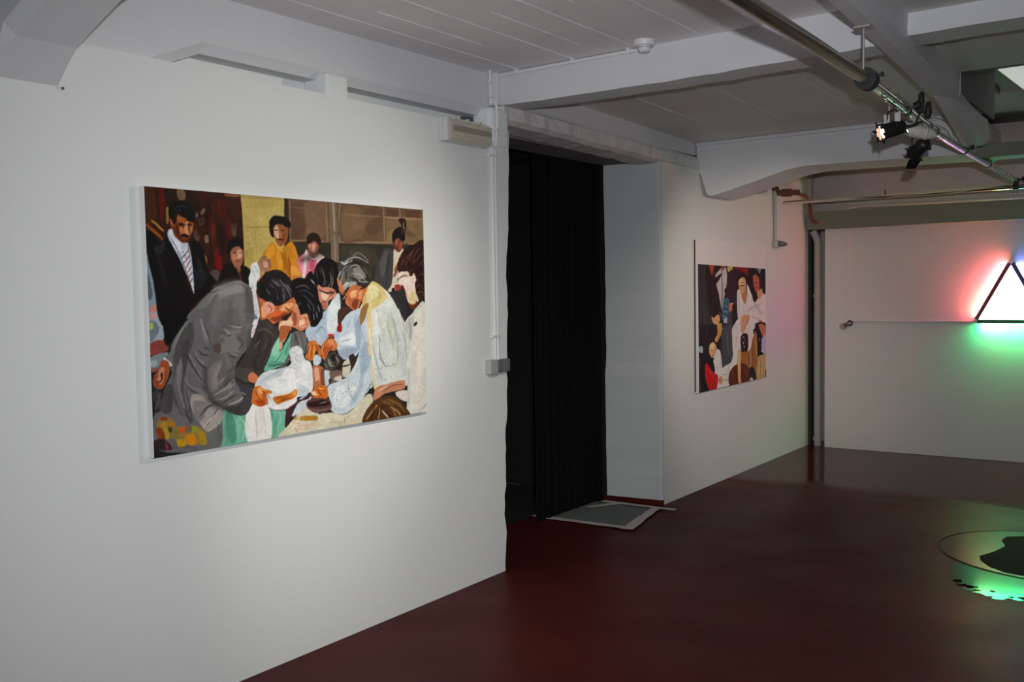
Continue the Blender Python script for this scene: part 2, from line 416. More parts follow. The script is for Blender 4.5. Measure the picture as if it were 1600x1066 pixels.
# ------------------------------------------------------------------ paintings
def smooth_noise(h, w, cell, rng):
    gh, gw = int(h/cell)+3, int(w/cell)+3
    g = rng.random((gh, gw))
    y = np.arange(h)/cell; x = np.arange(w)/cell
    y0 = y.astype(int); x0 = x.astype(int)
    fy = (y-y0)[:, None]; fx = (x-x0)[None, :]
    fy = fy*fy*(3-2*fy); fx = fx*fx*(3-2*fx)
    a = g[y0][:, x0]; b = g[y0][:, x0+1]; c = g[y0+1][:, x0]; d = g[y0+1][:, x0+1]
    return (a*(1-fx)+b*fx)*(1-fy)+(c*(1-fx)+d*fx)*fy-0.5
def paint(shapes, wmm, hmm, res, seed):
    """rasterise brush shapes given in millimetres of canvas; returns sRGB 0..1, row 0 at the bottom"""
    rng = np.random.default_rng(seed)
    W, H = int(wmm*res), int(hmm*res)
    yy, xx = np.mgrid[0:H, 0:W].astype(np.float64)
    xx = (xx+.5)/res; yy = (yy+.5)/res
    xx = xx+smooth_noise(H, W, 18*res, rng)*2.2+smooth_noise(H, W, 6*res, rng)*1.4
    yy = yy+smooth_noise(H, W, 18*res, rng)*2.2+smooth_noise(H, W, 6*res, rng)*1.4
    img = np.full((H, W, 3), 0.15)
    for row in shapes:                                   # (kind, red, green, blue, width, x, y, x, y ...)
        kind = 'hpsg'[row[0]]
        col = np.array(row[1:4])/255.0
        q = np.array(row[5:], float).reshape(-1, 2)
        if kind in 'psg' and len(q) > 2:                     # Catmull-Rom
            out = []; n = len(q); closed = kind == 'p'
            for i in range(n if closed else n-1):
                p0 = q[(i-1) % n] if closed or i > 0 else q[0]
                p1 = q[i]; p2 = q[(i+1) % n]
                p3 = q[(i+2) % n] if closed or i+2 < n else q[-1]
                for t in (0, .25, .5, .75):
                    out.append(.5*(2*p1+(p2-p0)*t+(2*p0-5*p1+4*p2-p3)*t*t+(3*p1-p0-3*p2+p3)*t**3))
            if not closed: out.append(q[-1])
            q = np.array(out)
        wd = float(row[4])
        m = wd+8
        x0 = int(max(0, (q[:, 0].min()-m)*res)); x1 = int(min(W, (q[:, 0].max()+m)*res+1))
        y0 = int(max(0, (q[:, 1].min()-m)*res)); y1 = int(min(H, (q[:, 1].max()+m)*res+1))
        if x1 <= x0 or y1 <= y0: continue
        X = xx[y0:y1, x0:x1]; Y = yy[y0:y1, x0:x1]
        if kind in 'sg':
            n = len(q)-1; best = np.full(X.shape, 1e9)
            for i in range(n):
                a = q[i]; d = q[i+1]-a; l2 = max(d@d, 1e-6)
                t = np.clip(((X-a[0])*d[0]+(Y-a[1])*d[1])/l2, 0, 1)
                s = (i+t)/n
                r = wd*.5*(.55+.45*np.sin(np.pi*np.clip(s, .05, .95)))
                best = np.minimum(best, np.hypot(X-a[0]-t*d[0], Y-a[1]-t*d[1])-r)
            if kind == 's':
                cov = np.clip(.5-best/2.0, 0, 1)*.92
            else:                                            # soft shading stroke
                cov = np.exp(-np.square(np.maximum(best+wd*.4, 0)/(wd*.42)))*.62
        else:
            ins = np.zeros(X.shape, bool)
            for i in range(len(q)):
                ax, ay = q[i]; bx, by = q[(i+1) % len(q)]
                if ay == by: continue
                ins ^= ((ay > Y) != (by > Y)) & (X < (bx-ax)*(Y-ay)/(by-ay)+ax)
            cov = ins.astype(float)
        c = cov[..., None]
        img[y0:y1, x0:x1] = img[y0:y1, x0:x1]*(1-c)+col*c
    for _ in range(int(wmm*hmm/110)):                       # small dabs that keep to their own colour area
        cx, cy = int(rng.integers(4, W-4)), int(rng.integers(4, H-4))
        base = img[cy, cx].copy()
        ln = rng.uniform(5, 16)*res; wd = rng.uniform(1.6, 3.6)*res; a = rng.uniform(0, np.pi)
        k = int(ln)+2
        x0, x1, y0, y1 = max(0, cx-k), min(W, cx+k), max(0, cy-k), min(H, cy+k)
        gy, gx = np.mgrid[y0:y1, x0:x1]
        u = (gx-cx)*np.cos(a)+(gy-cy)*np.sin(a); v = -(gx-cx)*np.sin(a)+(gy-cy)*np.cos(a)
        cov = ((np.abs(u) < ln*.6) & (np.abs(v) < wd*.5)).astype(float)
        cov *= (np.abs(img[y0:y1, x0:x1]-base).max(2) < .10)*.6
        col = np.clip(base*(1+rng.normal(0, .085))+rng.normal(0, .008, 3), 0, 1)
        img[y0:y1, x0:x1] += (col-img[y0:y1, x0:x1])*cov[..., None]
    for ax in (0, 1):
        img[1:-1, 1:-1] = ((np.roll(img, 1, ax)+2*img+np.roll(img, -1, ax))/4)[1:-1, 1:-1]
    n = smooth_noise(H, W, 9*res, rng)*.05+smooth_noise(H, W, 3.5*res, rng)*.05+smooth_noise(H, W, 40*res, rng)*.08
    img = img*(1+n[..., None])
    lum = img.mean(2, keepdims=True)                        # tone: a little less chroma, deeper darks
    img = lum+(img-lum)*.94
    return np.clip((img-.018)*1.02, 0, 1)

def paint_layer(name, text, wmm, hmm, res, seed, y0, z0, gain, gw, gh, parent, x, corner=None):
    img = lin(paint(text, wmm, hmm, res, seed))
    H, W, _ = img.shape
    yy = np.clip(np.linspace(0, H-1, gh), 0, H-1.001); xx = np.clip(np.linspace(0, W-1, gw), 0, W-1.001)
    iy = yy.astype(int); ix = xx.astype(int); fy = (yy-iy)[:, None, None]; fx = (xx-ix)[None, :, None]
    s = (img[iy][:, ix]*(1-fx)+img[iy][:, np.minimum(ix+1, W-1)]*fx)*(1-fy)+(img[np.minimum(iy+1, H-1)][:, ix]*(1-fx)+img[np.minimum(iy+1, H-1)][:, np.minimum(ix+1, W-1)]*fx)*fy
    s = np.clip(s*np.array(gain), 0, .92)
    u, v = np.meshgrid(np.linspace(0, 1, gw), np.linspace(0, 1, gh))
    co = np.zeros((gh*gw, 3), np.float32)
    if corner is None:
        co[:, 1] = (y0+u*wmm/1000).ravel(); co[:, 2] = (z0+v*hmm/1000).ravel()
    else:                                       # quad: bottom left, bottom right, top right, top left in (y, z)
        c = np.array(corner)
        p_ = (1-v)[..., None]*((1-u)[..., None]*c[0]+u[..., None]*c[1])+v[..., None]*((1-u)[..., None]*c[3]+u[..., None]*c[2])
        co[:, 1] = p_[..., 0].ravel(); co[:, 2] = p_[..., 1].ravel()
    co[:, 0] = x
    i = (np.arange(gh-1)[:, None]*gw+np.arange(gw-1)[None, :]).ravel()
    fc = np.stack([i, i+1, i+gw+1, i+gw], 1).astype(np.int32)
    me = bpy.data.meshes.new(name)
    me.vertices.add(len(co)); me.vertices.foreach_set('co', co.ravel())
    me.loops.add(fc.size); me.loops.foreach_set('vertex_index', fc.ravel())
    me.polygons.add(len(fc)); me.polygons.foreach_set('loop_start', (np.arange(len(fc))*4).astype(np.int32))
    me.polygons.foreach_set('loop_total', np.full(len(fc), 4, np.int32))
    at = me.color_attributes.new('paint', 'FLOAT_COLOR', 'POINT')
    rgba = np.ones((len(co), 4), np.float32); rgba[:, :3] = s.reshape(-1, 3)
    at.data.foreach_set('color', rgba.ravel())
    me.update(calc_edges=True)
    m, nt, p = nodes(name+'_oil_paint')
    a = nt.nodes.new('ShaderNodeVertexColor'); a.layer_name = 'paint'
    nt.links.new(a.outputs['Color'], p.inputs['Base Color']); p.inputs['Roughness'].default_value = .65
    p.inputs['Specular IOR Level'].default_value = .12
    me.materials.append(m)
    o = bpy.data.objects.new(name, me); COL.objects.link(o); o.parent = parent
    me.transform(Matrix.Translation(-parent.location))
    return o
ART1 = [
(0, 58, 30, 21, 0, -10, 985, 419, 984, 422, 674, 465, 622, 216, 490, -26, 498),
(1, 72, 40, 22, 0, 3, 972, 37, 974, 44, 862, 1, 841),
(1, 95, 26, 16, 0, 61, 970, 82, 970, 74, 868, 63, 863),
(1, 45, 30, 22, 0, 82, 969, 185, 972, 218, 930, 194, 899, 105, 913),
(1, 120, 92, 70, 0, 135, 973, 163, 973, 167, 939, 139, 939),
(1, 66, 34, 26, 0, 214, 974, 413, 977, 410, 880, 347, 862, 263, 873),
(1, 140, 85, 60, 0, 344, 973, 411, 974, 410, 964, 350, 963),
(2, 112, 20, 17, 8, 313, 946, 358, 926, 331, 893, 312, 906, 316, 941),
(1, 112, 44, 20, 0, 279, 904, 292, 902, 307, 744, 282, 739),
(1, 125, 18, 14, 0, 291, 734, 317, 732, 319, 684, 292, 688),
(1, 105, 25, 15, 0, 357, 878, 369, 878, 368, 802, 355, 801),
(1, 96, 30, 20, 0, 263, 873, 278, 869, 279, 814, 265, 818),
(1, 155, 112, 52, 0, 86, 902, 97, 901, 95, 852, 87, 850),
(1, 200, 160, 140, 0, 232, 899, 250, 911, 255, 903, 240, 886, 230, 886),
(1, 150, 110, 90, 0, 211, 888, 223, 893, 219, 876, 211, 875),
(1, 140, 104, 84, 0, 248, 808, 261, 811, 264, 783, 248, 783),
(1, 92, 72, 62, 0, 222, 871, 246, 877, 251, 857, 227, 846),
(1, 90, 76, 70, 0, 268, 673, 305, 678, 309, 643, 273, 643),
(1, 80, 66, 58, 0, 197, 820, 215, 826, 225, 797, 208, 786),
(1, 95, 78, 66, 0, 371, 853, 393, 859, 389, 818, 373, 812),
(1, 60, 44, 36, 0, 0, 822, 42, 800, 62, 777, 28, 709, 2, 718),
(2, 160, 84, 32, 11, 3, 839, 32, 818, 66, 791),
(2, 200, 140, 45, 8, 25, 855, 48, 838, 72, 819),
(2, 190, 120, 50, 8, 238, 743, 249, 723, 253, 703),
(0, 198, 172, 94, 0, 414, 975, 635, 978, 641, 892, 647, 784, 567, 707, 486, 654, 440, 654, 424, 705, 419, 881),
(0, 178, 152, 84, 0, 416, 958, 634, 967, 635, 975, 416, 973),
(2, 150, 124, 60, 4, 437, 846, 492, 850, 558, 856),
(2, 172, 148, 78, 3, 482, 842, 486, 780, 481, 706),
(1, 184, 158, 82, 0, 431, 757, 470, 769, 467, 695, 436, 706),
(2, 48, 20, 14, 8, 414, 975, 419, 881, 424, 705),
(0, 110, 82, 60, 0, 634, 977, 1507, 975, 1502, 805, 930, 800, 642, 797),
(1, 124, 94, 70, 0, 747, 960, 850, 961, 854, 832, 750, 828),
(1, 98, 70, 52, 0, 661, 938, 732, 948, 735, 822, 660, 814),
(1, 122, 92, 66, 0, 966, 951, 1062, 956, 1075, 840, 962, 824),
(1, 98, 72, 52, 0, 1104, 959, 1197, 958, 1194, 862, 1109, 847),
(0, 92, 64, 50, 0, 1236, 966, 1316, 966, 1312, 931, 1229, 930),
(0, 98, 68, 52, 0, 1361, 965, 1464, 966, 1458, 929, 1360, 931),
(0, 126, 100, 68, 0, 1229, 919, 1485, 927, 1491, 812, 1226, 810),
(1, 142, 116, 78, 0, 1246, 864, 1318, 873, 1353, 819, 1245, 816),
(2, 146, 118, 86, 6, 663, 971, 661, 803),
(2, 146, 116, 84, 10, 862, 974, 867, 806),
(2, 140, 112, 80, 8, 660, 804, 757, 804, 868, 803),
(2, 138, 108, 80, 5, 668, 939, 768, 939),
(2, 150, 122, 88, 10, 943, 973, 939, 806, 1108, 809, 1491, 811),
(2, 150, 120, 88, 9, 1215, 972, 1217, 812),
(2, 164, 130, 92, 11, 1222, 926, 1337, 927, 1491, 930),
(2, 144, 112, 82, 7, 949, 926, 1062, 925, 1196, 928),
(2, 130, 100, 74, 11, 1478, 973, 1486, 855),
(2, 140, 116, 90, 12, 1321, 965, 1324, 926),
(0, 52, 47, 37, 0, 636, 799, 756, 801, 930, 800, 1502, 807, 1495, 538, 1272, 548, 787, 612, 631, 656),
(0, 46, 45, 33, 0, 634, 975, 655, 975, 658, 798, 657, 770, 628, 775),
(1, 64, 56, 44, 0, 945, 783, 1141, 783, 1155, 706, 990, 703),
(0, 118, 98, 80, 0, 880, 974, 929, 975, 930, 714, 885, 725),
(2, 172, 150, 124, 11, 902, 970, 907, 919, 907, 851),
(2, 150, 128, 104, 8, 906, 839, 909, 760, 906, 725),
(2, 90, 70, 56, 7, 927, 971, 930, 806),
(1, 132, 152, 162, 0, -8, 723, 8, 718, 25, 624, 56, 496, -10, 498, -17, 624),
(1, 88, 96, 104, 0, -2, 671, 10, 643, 19, 585, 0, 576),
(1, 200, 135, 118, 0, 7, 545, 35, 557, 43, 549, 22, 516, 3, 512),
(1, 158, 172, 176, 0, -1, 520, 52, 519, 59, 491, 56, 427, 21, 417, -2, 423),
(1, 112, 122, 130, 0, 3, 493, 31, 488, 40, 464, 21, 433, 1, 423),
(1, 170, 180, 96, 0, 0, 486, 16, 488, 15, 470, 0, 464),
(1, 205, 150, 138, 0, 4, 520, 37, 519, 16, 499, 4, 511),
(1, 146, 66, 58, 0, 0, 414, 52, 425, 72, 398, 70, 387, 4, 370),
(2, 56, 52, 56, 7, 4, 366, 40, 370, 71, 385),
(1, 120, 132, 134, 0, -1, 364, 71, 380, 55, 353, 38, 327, -2, 325),
(1, 150, 170, 170, 0, 1, 350, 26, 353, 23, 332, 0, 332),
(1, 150, 90, 80, 0, 3, 325, 31, 327, 23, 314, 2, 313),
(1, 22, 20, 20, 0, 4, 815, 37, 804, 65, 777, 92, 804, 135, 726, 190, 588, 186, 781, 236, 762, 257, 678, 303, 623, 254, 593, 183, 544, 146, 476, 50, 479, 25, 624, 5, 723),
(0, 19, 18, 18, 0, 51, 528, 177, 525, 165, 502, 121, 461, 99, 420, 72, 403, 61, 408, 57, 464),
(1, 44, 40, 42, 0, 30, 757, 51, 767, 79, 782, 64, 739, 40, 733),
(1, 34, 32, 36, 0, 187, 672, 233, 683, 256, 653, 202, 603),
(1, 196, 206, 222, 0, 105, 828, 137, 788, 172, 779, 188, 702, 193, 592, 184, 613, 135, 721, 89, 802),
(1, 222, 226, 232, 0, 105, 826, 113, 819, 145, 779, 138, 740, 112, 783, 95, 804),
(1, 228, 222, 222, 0, 161, 755, 173, 751, 186, 643, 193, 593, 183, 613, 164, 677, 144, 718, 154, 741),
(2, 84, 30, 48, 4, 143, 719, 173, 752),
(2, 84, 30, 48, 4, 153, 704, 179, 735),
(2, 84, 30, 48, 4, 162, 688, 181, 717),
(2, 84, 30, 48, 4, 169, 671, 184, 693),
(2, 84, 30, 48, 4, 172, 652, 187, 671),
(2, 84, 30, 48, 4, 178, 632, 188, 649),
(2, 200, 60, 80, 5, 148, 745, 153, 744),
(2, 196, 60, 70, 5, 159, 726, 162, 724),
(1, 140, 66, 30, 0, 101, 865, 115, 870, 132, 885, 159, 868, 199, 861, 195, 828, 176, 789, 159, 778, 137, 786, 114, 815, 103, 841),
(1, 186, 104, 50, 0, 134, 876, 156, 868, 160, 849, 131, 856),
(1, 210, 146, 92, 0, 163, 853, 177, 854, 180, 807, 160, 807),
(1, 190, 112, 62, 0, 182, 844, 196, 850, 192, 824, 180, 810),
(1, 206, 130, 80, 0, 130, 837, 148, 837, 152, 821, 135, 818),
(1, 112, 46, 22, 0, 113, 819, 136, 845, 141, 808, 152, 784, 134, 788),
(1, 170, 90, 44, 0, 141, 818, 157, 814, 152, 803, 141, 804),
(2, 36, 18, 14, 5, 136, 847, 150, 849, 163, 844),
(2, 36, 18, 14, 5, 174, 845, 192, 846),
(2, 25, 15, 12, 8, 145, 804, 160, 805, 175, 801),
(1, 190, 100, 56, 0, 100, 865, 115, 868, 117, 841, 106, 840),
(1, 25, 22, 20, 0, 98, 908, 122, 928, 156, 931, 189, 919, 201, 899, 200, 859, 170, 862, 159, 875, 135, 885, 126, 851, 118, 860, 101, 865, 95, 883),
(2, 60, 58, 60, 6, 133, 915, 160, 907, 177, 888),
(1, 28, 20, 18, 0, 342, 707, 379, 700, 403, 674, 411, 696, 437, 693, 458, 668, 445, 625, 402, 635, 339, 628, 297, 620, 310, 663),
(1, 176, 108, 74, 0, 365, 763, 406, 777, 422, 757, 419, 716, 402, 691, 382, 693, 367, 714, 363, 740),
(1, 222, 172, 140, 0, 398, 762, 417, 762, 412, 714, 395, 726),
(1, 216, 160, 126, 0, 371, 753, 393, 756, 389, 741, 372, 735),
(1, 140, 70, 45, 0, 343, 753, 357, 750, 368, 723, 356, 722),
(1, 160, 98, 70, 0, 374, 697, 404, 695, 404, 669, 391, 679),
(2, 40, 22, 18, 4, 375, 733, 394, 736),
(2, 40, 22, 18, 4, 405, 736, 416, 736),
(2, 140, 50, 40, 4, 388, 705, 407, 707),
(1, 26, 20, 17, 0, 347, 776, 370, 803, 407, 806, 422, 793, 422, 757, 406, 774, 378, 767, 365, 745, 358, 719, 348, 739),
(1, 206, 132, 26, 0, 563, 794, 593, 772, 613, 759, 638, 784, 673, 796, 706, 720, 711, 643, 558, 643, 534, 718, 516, 732, 527, 757),
(1, 206, 132, 28, 0, 580, 784, 610, 762, 635, 781, 662, 765, 702, 678, 713, 656, 701, 645, 603, 642, 577, 677),
(1, 222, 152, 40, 0, 586, 752, 613, 747, 619, 699, 591, 688),
(1, 170, 94, 20, 0, 642, 726, 656, 724, 665, 656, 649, 653),
(2, 168, 92, 20, 5, 607, 761, 619, 720, 625, 677),
(2, 160, 90, 20, 4, 650, 720, 654, 657),
(1, 222, 150, 60, 0, 662, 699, 694, 689, 711, 658, 665, 650),
(1, 196, 120, 60, 0, 657, 657, 702, 659, 711, 652, 661, 645),
(1, 150, 82, 44, 0, 571, 841, 596, 870, 626, 866, 651, 858, 642, 800, 614, 782, 593, 792, 577, 814),
(1, 222, 168, 130, 0, 582, 856, 606, 866, 610, 816, 591, 815),
(1, 150, 78, 42, 0, 596, 861, 624, 866, 636, 856, 633, 804, 614, 779, 597, 785),
(1, 206, 130, 86, 0, 601, 854, 612, 855, 613, 817, 600, 811),
(2, 30, 20, 16, 6, 585, 837, 605, 836),
(2, 30, 20, 16, 6, 619, 835, 638, 834),
(2, 30, 18, 14, 7, 601, 803, 631, 804),
(1, 25, 22, 18, 0, 556, 867, 580, 894, 607, 902, 648, 893, 665, 872, 661, 855, 633, 858, 600, 866, 580, 851, 572, 818, 559, 824),
(1, 218, 120, 142, 0, 696, 725, 746, 756, 784, 740, 814, 753, 845, 738, 813, 723, 789, 665, 739, 649, 713, 671, 700, 699),
(1, 190, 80, 104, 0, 761, 701, 780, 729, 791, 723, 782, 667),
(1, 228, 208, 206, 0, 738, 756, 752, 753, 734, 652, 719, 656),
(1, 226, 196, 190, 0, 814, 749, 845, 738, 816, 713, 800, 723),
(1, 228, 218, 216, 0, 744, 756, 773, 734, 799, 735, 815, 753, 827, 745, 791, 726, 752, 738),
(1, 166, 95, 75, 0, 756, 795, 779, 807, 808, 799, 813, 774, 799, 745, 780, 733, 761, 751, 756, 773),
(1, 212, 156, 130, 0, 781, 791, 796, 790, 792, 756, 776, 762),
(1, 200, 140, 116, 0, 762, 789, 774, 791, 772, 779, 762, 776),
(1, 40, 28, 22, 0, 748, 804, 757, 828, 787, 841, 816, 830, 829, 803, 814, 790, 793, 804, 760, 792),
(1, 64, 62, 62, 0, 1218, 785, 1272, 780, 1281, 762, 1261, 621, 1229, 585, 1161, 609, 1147, 658, 1162, 706, 1191, 754),
(1, 84, 82, 82, 0, 1181, 706, 1208, 760, 1235, 773, 1224, 706, 1196, 646),
(2, 44, 42, 44, 7, 1243, 761, 1232, 682, 1217, 609),
(1, 50, 48, 48, 0, 1334, 794, 1371, 810, 1378, 758, 1333, 758),
(1, 208, 194, 168, 0, 1277, 780, 1310, 768, 1335, 789, 1343, 757, 1315, 707, 1304, 658, 1319, 609, 1291, 583, 1231, 588, 1257, 621, 1271, 707),
(1, 140, 80, 60, 0, 1305, 726, 1318, 717, 1290, 677, 1275, 687),
(1, 140, 80, 60, 0, 1281, 676, 1303, 683, 1276, 652, 1267, 658),
(1, 106, 56, 42, 0, 1271, 817, 1308, 836, 1345, 826, 1343, 800, 1319, 774, 1297, 771, 1276, 792),
(1, 160, 88, 70, 0, 1288, 822, 1306, 829, 1309, 806, 1289, 798),
(1, 150, 80, 56, 0, 1316, 809, 1336, 816, 1329, 788, 1311, 781),
(1, 25, 20, 25, 0, 1268, 840, 1277, 866, 1318, 887, 1351, 875, 1355, 832, 1334, 821, 1308, 836, 1271, 812),
(1, 48, 28, 20, 0, 1312, 923, 1361, 923, 1363, 868, 1338, 874, 1332, 892),
(2, 190, 170, 140, 5, 1348, 911, 1346, 892, 1352, 875),
(1, 48, 46, 48, 0, 1245, 584, 1329, 587, 1353, 509, 1337, 435, 1297, 461, 1259, 560),
(1, 158, 52, 48, 0, 1279, 614, 1310, 618, 1321, 597, 1287, 589),
(1, 30, 24, 26, 0, 1256, 600, 1274, 604, 1278, 588, 1259, 585),
(1, 200, 106, 56, 0, 916, 645, 940, 634, 955, 593, 988, 619, 1028, 616, 1052, 601, 1094, 613, 1121, 630, 1101, 592, 1058, 544, 1037, 509, 1008, 508, 985, 535, 962, 564, 936, 581, 921, 611),
(1, 226, 150, 96, 0, 974, 582, 1011, 599, 1027, 587, 994, 558),
(1, 170, 72, 34, 0, 1010, 570, 1051, 587, 1042, 534, 1017, 517, 997, 535),
(1, 226, 130, 80, 0, 1043, 586, 1070, 600, 1061, 563, 1046, 556),
(1, 190, 96, 60, 0, 915, 651, 933, 653, 941, 615, 937, 598, 923, 615),
(1, 46, 34, 30, 0, 921, 548, 954, 565, 983, 535, 998, 510, 960, 504, 920, 512),
(1, 72, 68, 62, 0, 916, 657, 927, 703, 958, 749, 1016, 769, 1073, 757, 1115, 723, 1127, 658, 1095, 609, 1060, 597, 1020, 621, 987, 615, 955, 596, 940, 622, 933, 640),
(1, 52, 48, 42, 0, 996, 727, 1059, 747, 1110, 720, 1122, 679, 1083, 697, 1026, 687),
(1, 128, 124, 116, 0, 1007, 687, 1045, 697, 1083, 670, 1088, 647, 1044, 642, 1013, 651),
(1, 96, 92, 84, 0, 939, 660, 995, 701, 1019, 656, 993, 624, 950, 624),
(1, 50, 46, 44, 0, 1043, 633, 1108, 651, 1120, 628, 1081, 601, 1049, 601),
(2, 206, 200, 190, 6, 953, 713, 983, 712, 1009, 728),
(2, 150, 146, 138, 5, 1018, 746, 1047, 760, 1085, 743, 1110, 716),
(2, 150, 146, 140, 5, 939, 669, 964, 696, 1002, 714),
(2, 140, 136, 130, 5, 1026, 669, 1057, 665, 1072, 647),
(2, 150, 150, 145, 4, 1051, 692, 1083, 674, 1108, 670),
(1, 170, 160, 158, 0, 937, 607, 975, 624, 1024, 633, 1030, 620, 980, 606, 943, 589),
(2, 22, 18, 18, 5, 936, 562, 961, 580, 985, 606),
(2, 210, 205, 200, 4, 942, 555, 957, 562, 949, 580),
(1, 216, 216, 208, 0, 1119, 628, 1153, 628, 1212, 597, 1255, 560, 1298, 498, 1346, 429, 1349, 373, 941, 391, 951, 472, 1008, 505, 1049, 516, 1093, 586),
(1, 206, 210, 203, 0, 1139, 495, 1279, 516, 1335, 434, 1381, 351, 1361, 164, 1340, 141, 1180, 130, 1129, 147, 1101, 341),
(1, 192, 202, 207, 0, 1046, 450, 1113, 484, 1121, 184, 1095, 147, 1043, 95, 961, 54, 868, 70, 853, 126, 844, 184, 950, 210, 1008, 264, 1038, 327),
(1, 188, 200, 210, 0, 938, 460, 1023, 510, 1064, 491, 1042, 327, 952, 290, 907, 334, 889, 387, 929, 414),
(1, 150, 166, 182, 0, 911, 334, 1018, 340, 1018, 322, 952, 290),
(1, 150, 168, 186, 0, 1021, 451, 1055, 485, 1052, 367, 1030, 327, 1019, 375),
(1, 214, 220, 222, 0, 924, 385, 1004, 405, 1010, 352, 930, 344),
(1, 160, 178, 196, 0, 1042, 321, 1101, 365, 1107, 269, 1047, 214),
(1, 210, 216, 216, 0, 886, 169, 965, 179, 1013, 157, 946, 82, 884, 100),
(1, 214, 194, 124, 0, 1120, 628, 1146, 631, 1199, 605, 1221, 572, 1214, 549, 1163, 522, 1116, 502, 1094, 514, 1093, 592),
(1, 228, 216, 160, 0, 1107, 615, 1159, 610, 1171, 577, 1131, 550, 1099, 560),
(2, 150, 140, 80, 3, 1158, 587, 1184, 568, 1164, 554),
(2, 150, 140, 80, 2, 1119, 587, 1139, 596),
(1, 170, 130, 62, 0, 1079, 560, 1095, 541, 1077, 491, 1046, 453, 1065, 515),
(1, 214, 184, 110, 0, 1066, 551, 1100, 592, 1095, 532, 1071, 505),
(0, 226, 208, 156, 0, 1093, 587, 1120, 587, 1118, 301, 1096, 302, 1094, 459),
(1, 222, 198, 140, 0, 1091, 520, 1116, 519, 1120, 370, 1131, 183, 1141, 151, 1121, 160, 1106, 341),
(2, 128, 130, 134, 5, 1168, 368, 1171, 307, 1204, 238),
(2, 180, 184, 160, 13, 1268, 455, 1291, 331, 1278, 245),
(2, 160, 172, 180, 9, 1126, 340, 1149, 254, 1181, 179),
(2, 170, 176, 170, 9, 1320, 404, 1345, 309, 1333, 192),
(2, 160, 166, 168, 6, 1148, 236, 1183, 237),
(2, 120, 140, 160, 6, 1078, 140, 1121, 184),
(2, 184, 190, 150, 9, 1224, 444, 1239, 370),
(2, 70, 52, 48, 5, 957, 55, 1010, 75, 1043, 89, 1078, 131, 1102, 113, 1119, 100),
(2, 150, 165, 180, 6, 966, 197, 972, 138, 1011, 99),
(2, 90, 96, 104, 3, 887, 167, 890, 164),
(2, 90, 96, 104, 3, 906, 160, 909, 157),
(2, 90, 96, 104, 3, 866, 139, 869, 136),
(2, 90, 96, 104, 3, 951, 149, 954, 146),
(2, 90, 96, 104, 3, 923, 146, 926, 143),
(2, 90, 96, 104, 3, 880, 167, 883, 164),
(2, 90, 96, 104, 3, 882, 84, 885, 81),
(2, 90, 96, 104, 3, 957, 89, 960, 85),
(2, 90, 96, 104, 3, 955, 152, 959, 148),
(2, 90, 96, 104, 3, 895, 113, 898, 110),
(2, 90, 96, 104, 3, 945, 85, 948, 82),
(2, 90, 96, 104, 3, 966, 162, 969, 158),
(2, 90, 96, 104, 3, 930, 105, 933, 102),
(2, 90, 96, 104, 3, 920, 156, 923, 153),
(2, 90, 96, 104, 3, 916, 166, 919, 163),
(2, 90, 96, 104, 3, 924, 144, 927, 140),
(2, 90, 96, 104, 3, 919, 132, 922, 129),
(2, 90, 96, 104, 3, 930, 130, 933, 126),
(2, 90, 96, 104, 3, 878, 147, 881, 144),
(2, 90, 96, 104, 3, 957, 167, 960, 164),
(2, 90, 96, 104, 3, 863, 116, 866, 113),
(2, 90, 96, 104, 3, 891, 123, 894, 120),
(2, 90, 96, 104, 3, 915, 140, 918, 137),
(2, 90, 96, 104, 3, 980, 149, 983, 146),
(2, 90, 96, 104, 3, 908, 155, 911, 152),
(2, 90, 96, 104, 3, 935, 145, 938, 142),
(2, 90, 96, 104, 3, 900, 101, 903, 97),
(2, 90, 96, 104, 3, 896, 120, 899, 117),
(2, 90, 96, 104, 3, 969, 160, 972, 157),
(2, 90, 96, 104, 3, 866, 156, 869, 153),
(2, 120, 120, 110, 3, 1263, 203, 1267, 201),
(2, 120, 120, 110, 3, 1172, 232, 1175, 230),
(2, 120, 120, 110, 3, 1161, 223, 1165, 221),
(2, 120, 120, 110, 3, 1138, 206, 1141, 204),
(2, 120, 120, 110, 3, 1286, 174, 1290, 172),
(2, 120, 120, 110, 3, 1257, 176, 1261, 174),
(2, 120, 120, 110, 3, 1134, 239, 1138, 236),
(2, 120, 120, 110, 3, 1299, 187, 1303, 185),
(2, 120, 120, 110, 3, 1200, 182, 1204, 180),
(2, 120, 120, 110, 3, 1237, 189, 1241, 187),
(2, 120, 120, 110, 3, 1182, 243, 1185, 241),
(2, 120, 120, 110, 3, 1208, 245, 1211, 243),
(2, 120, 120, 110, 3, 1195, 181, 1199, 179),
(2, 120, 120, 110, 3, 1189, 257, 1192, 255),
(1, 168, 184, 198, 0, 741, 439, 798, 472, 862, 528, 927, 578, 921, 402, 863, 398, 814, 362, 767, 384, 744, 382),
(1, 204, 212, 216, 0, 859, 521, 927, 582, 920, 454, 888, 407, 844, 420, 860, 470),
(1, 130, 150, 170, 0, 797, 422, 844, 420, 863, 398, 820, 407),
(2, 130, 146, 166, 5, 807, 450, 841, 485, 837, 507),
(2, 214, 220, 222, 6, 750, 424, 783, 437, 781, 387),
(1, 170, 186, 200, 0, 733, 436, 828, 503, 920, 524, 914, 440, 884, 415, 856, 404, 816, 361, 779, 380, 739, 398),
(1, 210, 216, 216, 0, 860, 525, 922, 524, 914, 438, 855, 404),
(2, 120, 140, 160, 5, 784, 414, 818, 441, 840, 418),
(2, 120, 140, 160, 5, 797, 487, 834, 475),
(1, 150, 26, 26, 0, 906, 429, 932, 460, 937, 419, 917, 413),
(1, 72, 46, 36, 0, 921, 512, 1011, 522, 958, 487, 918, 443),
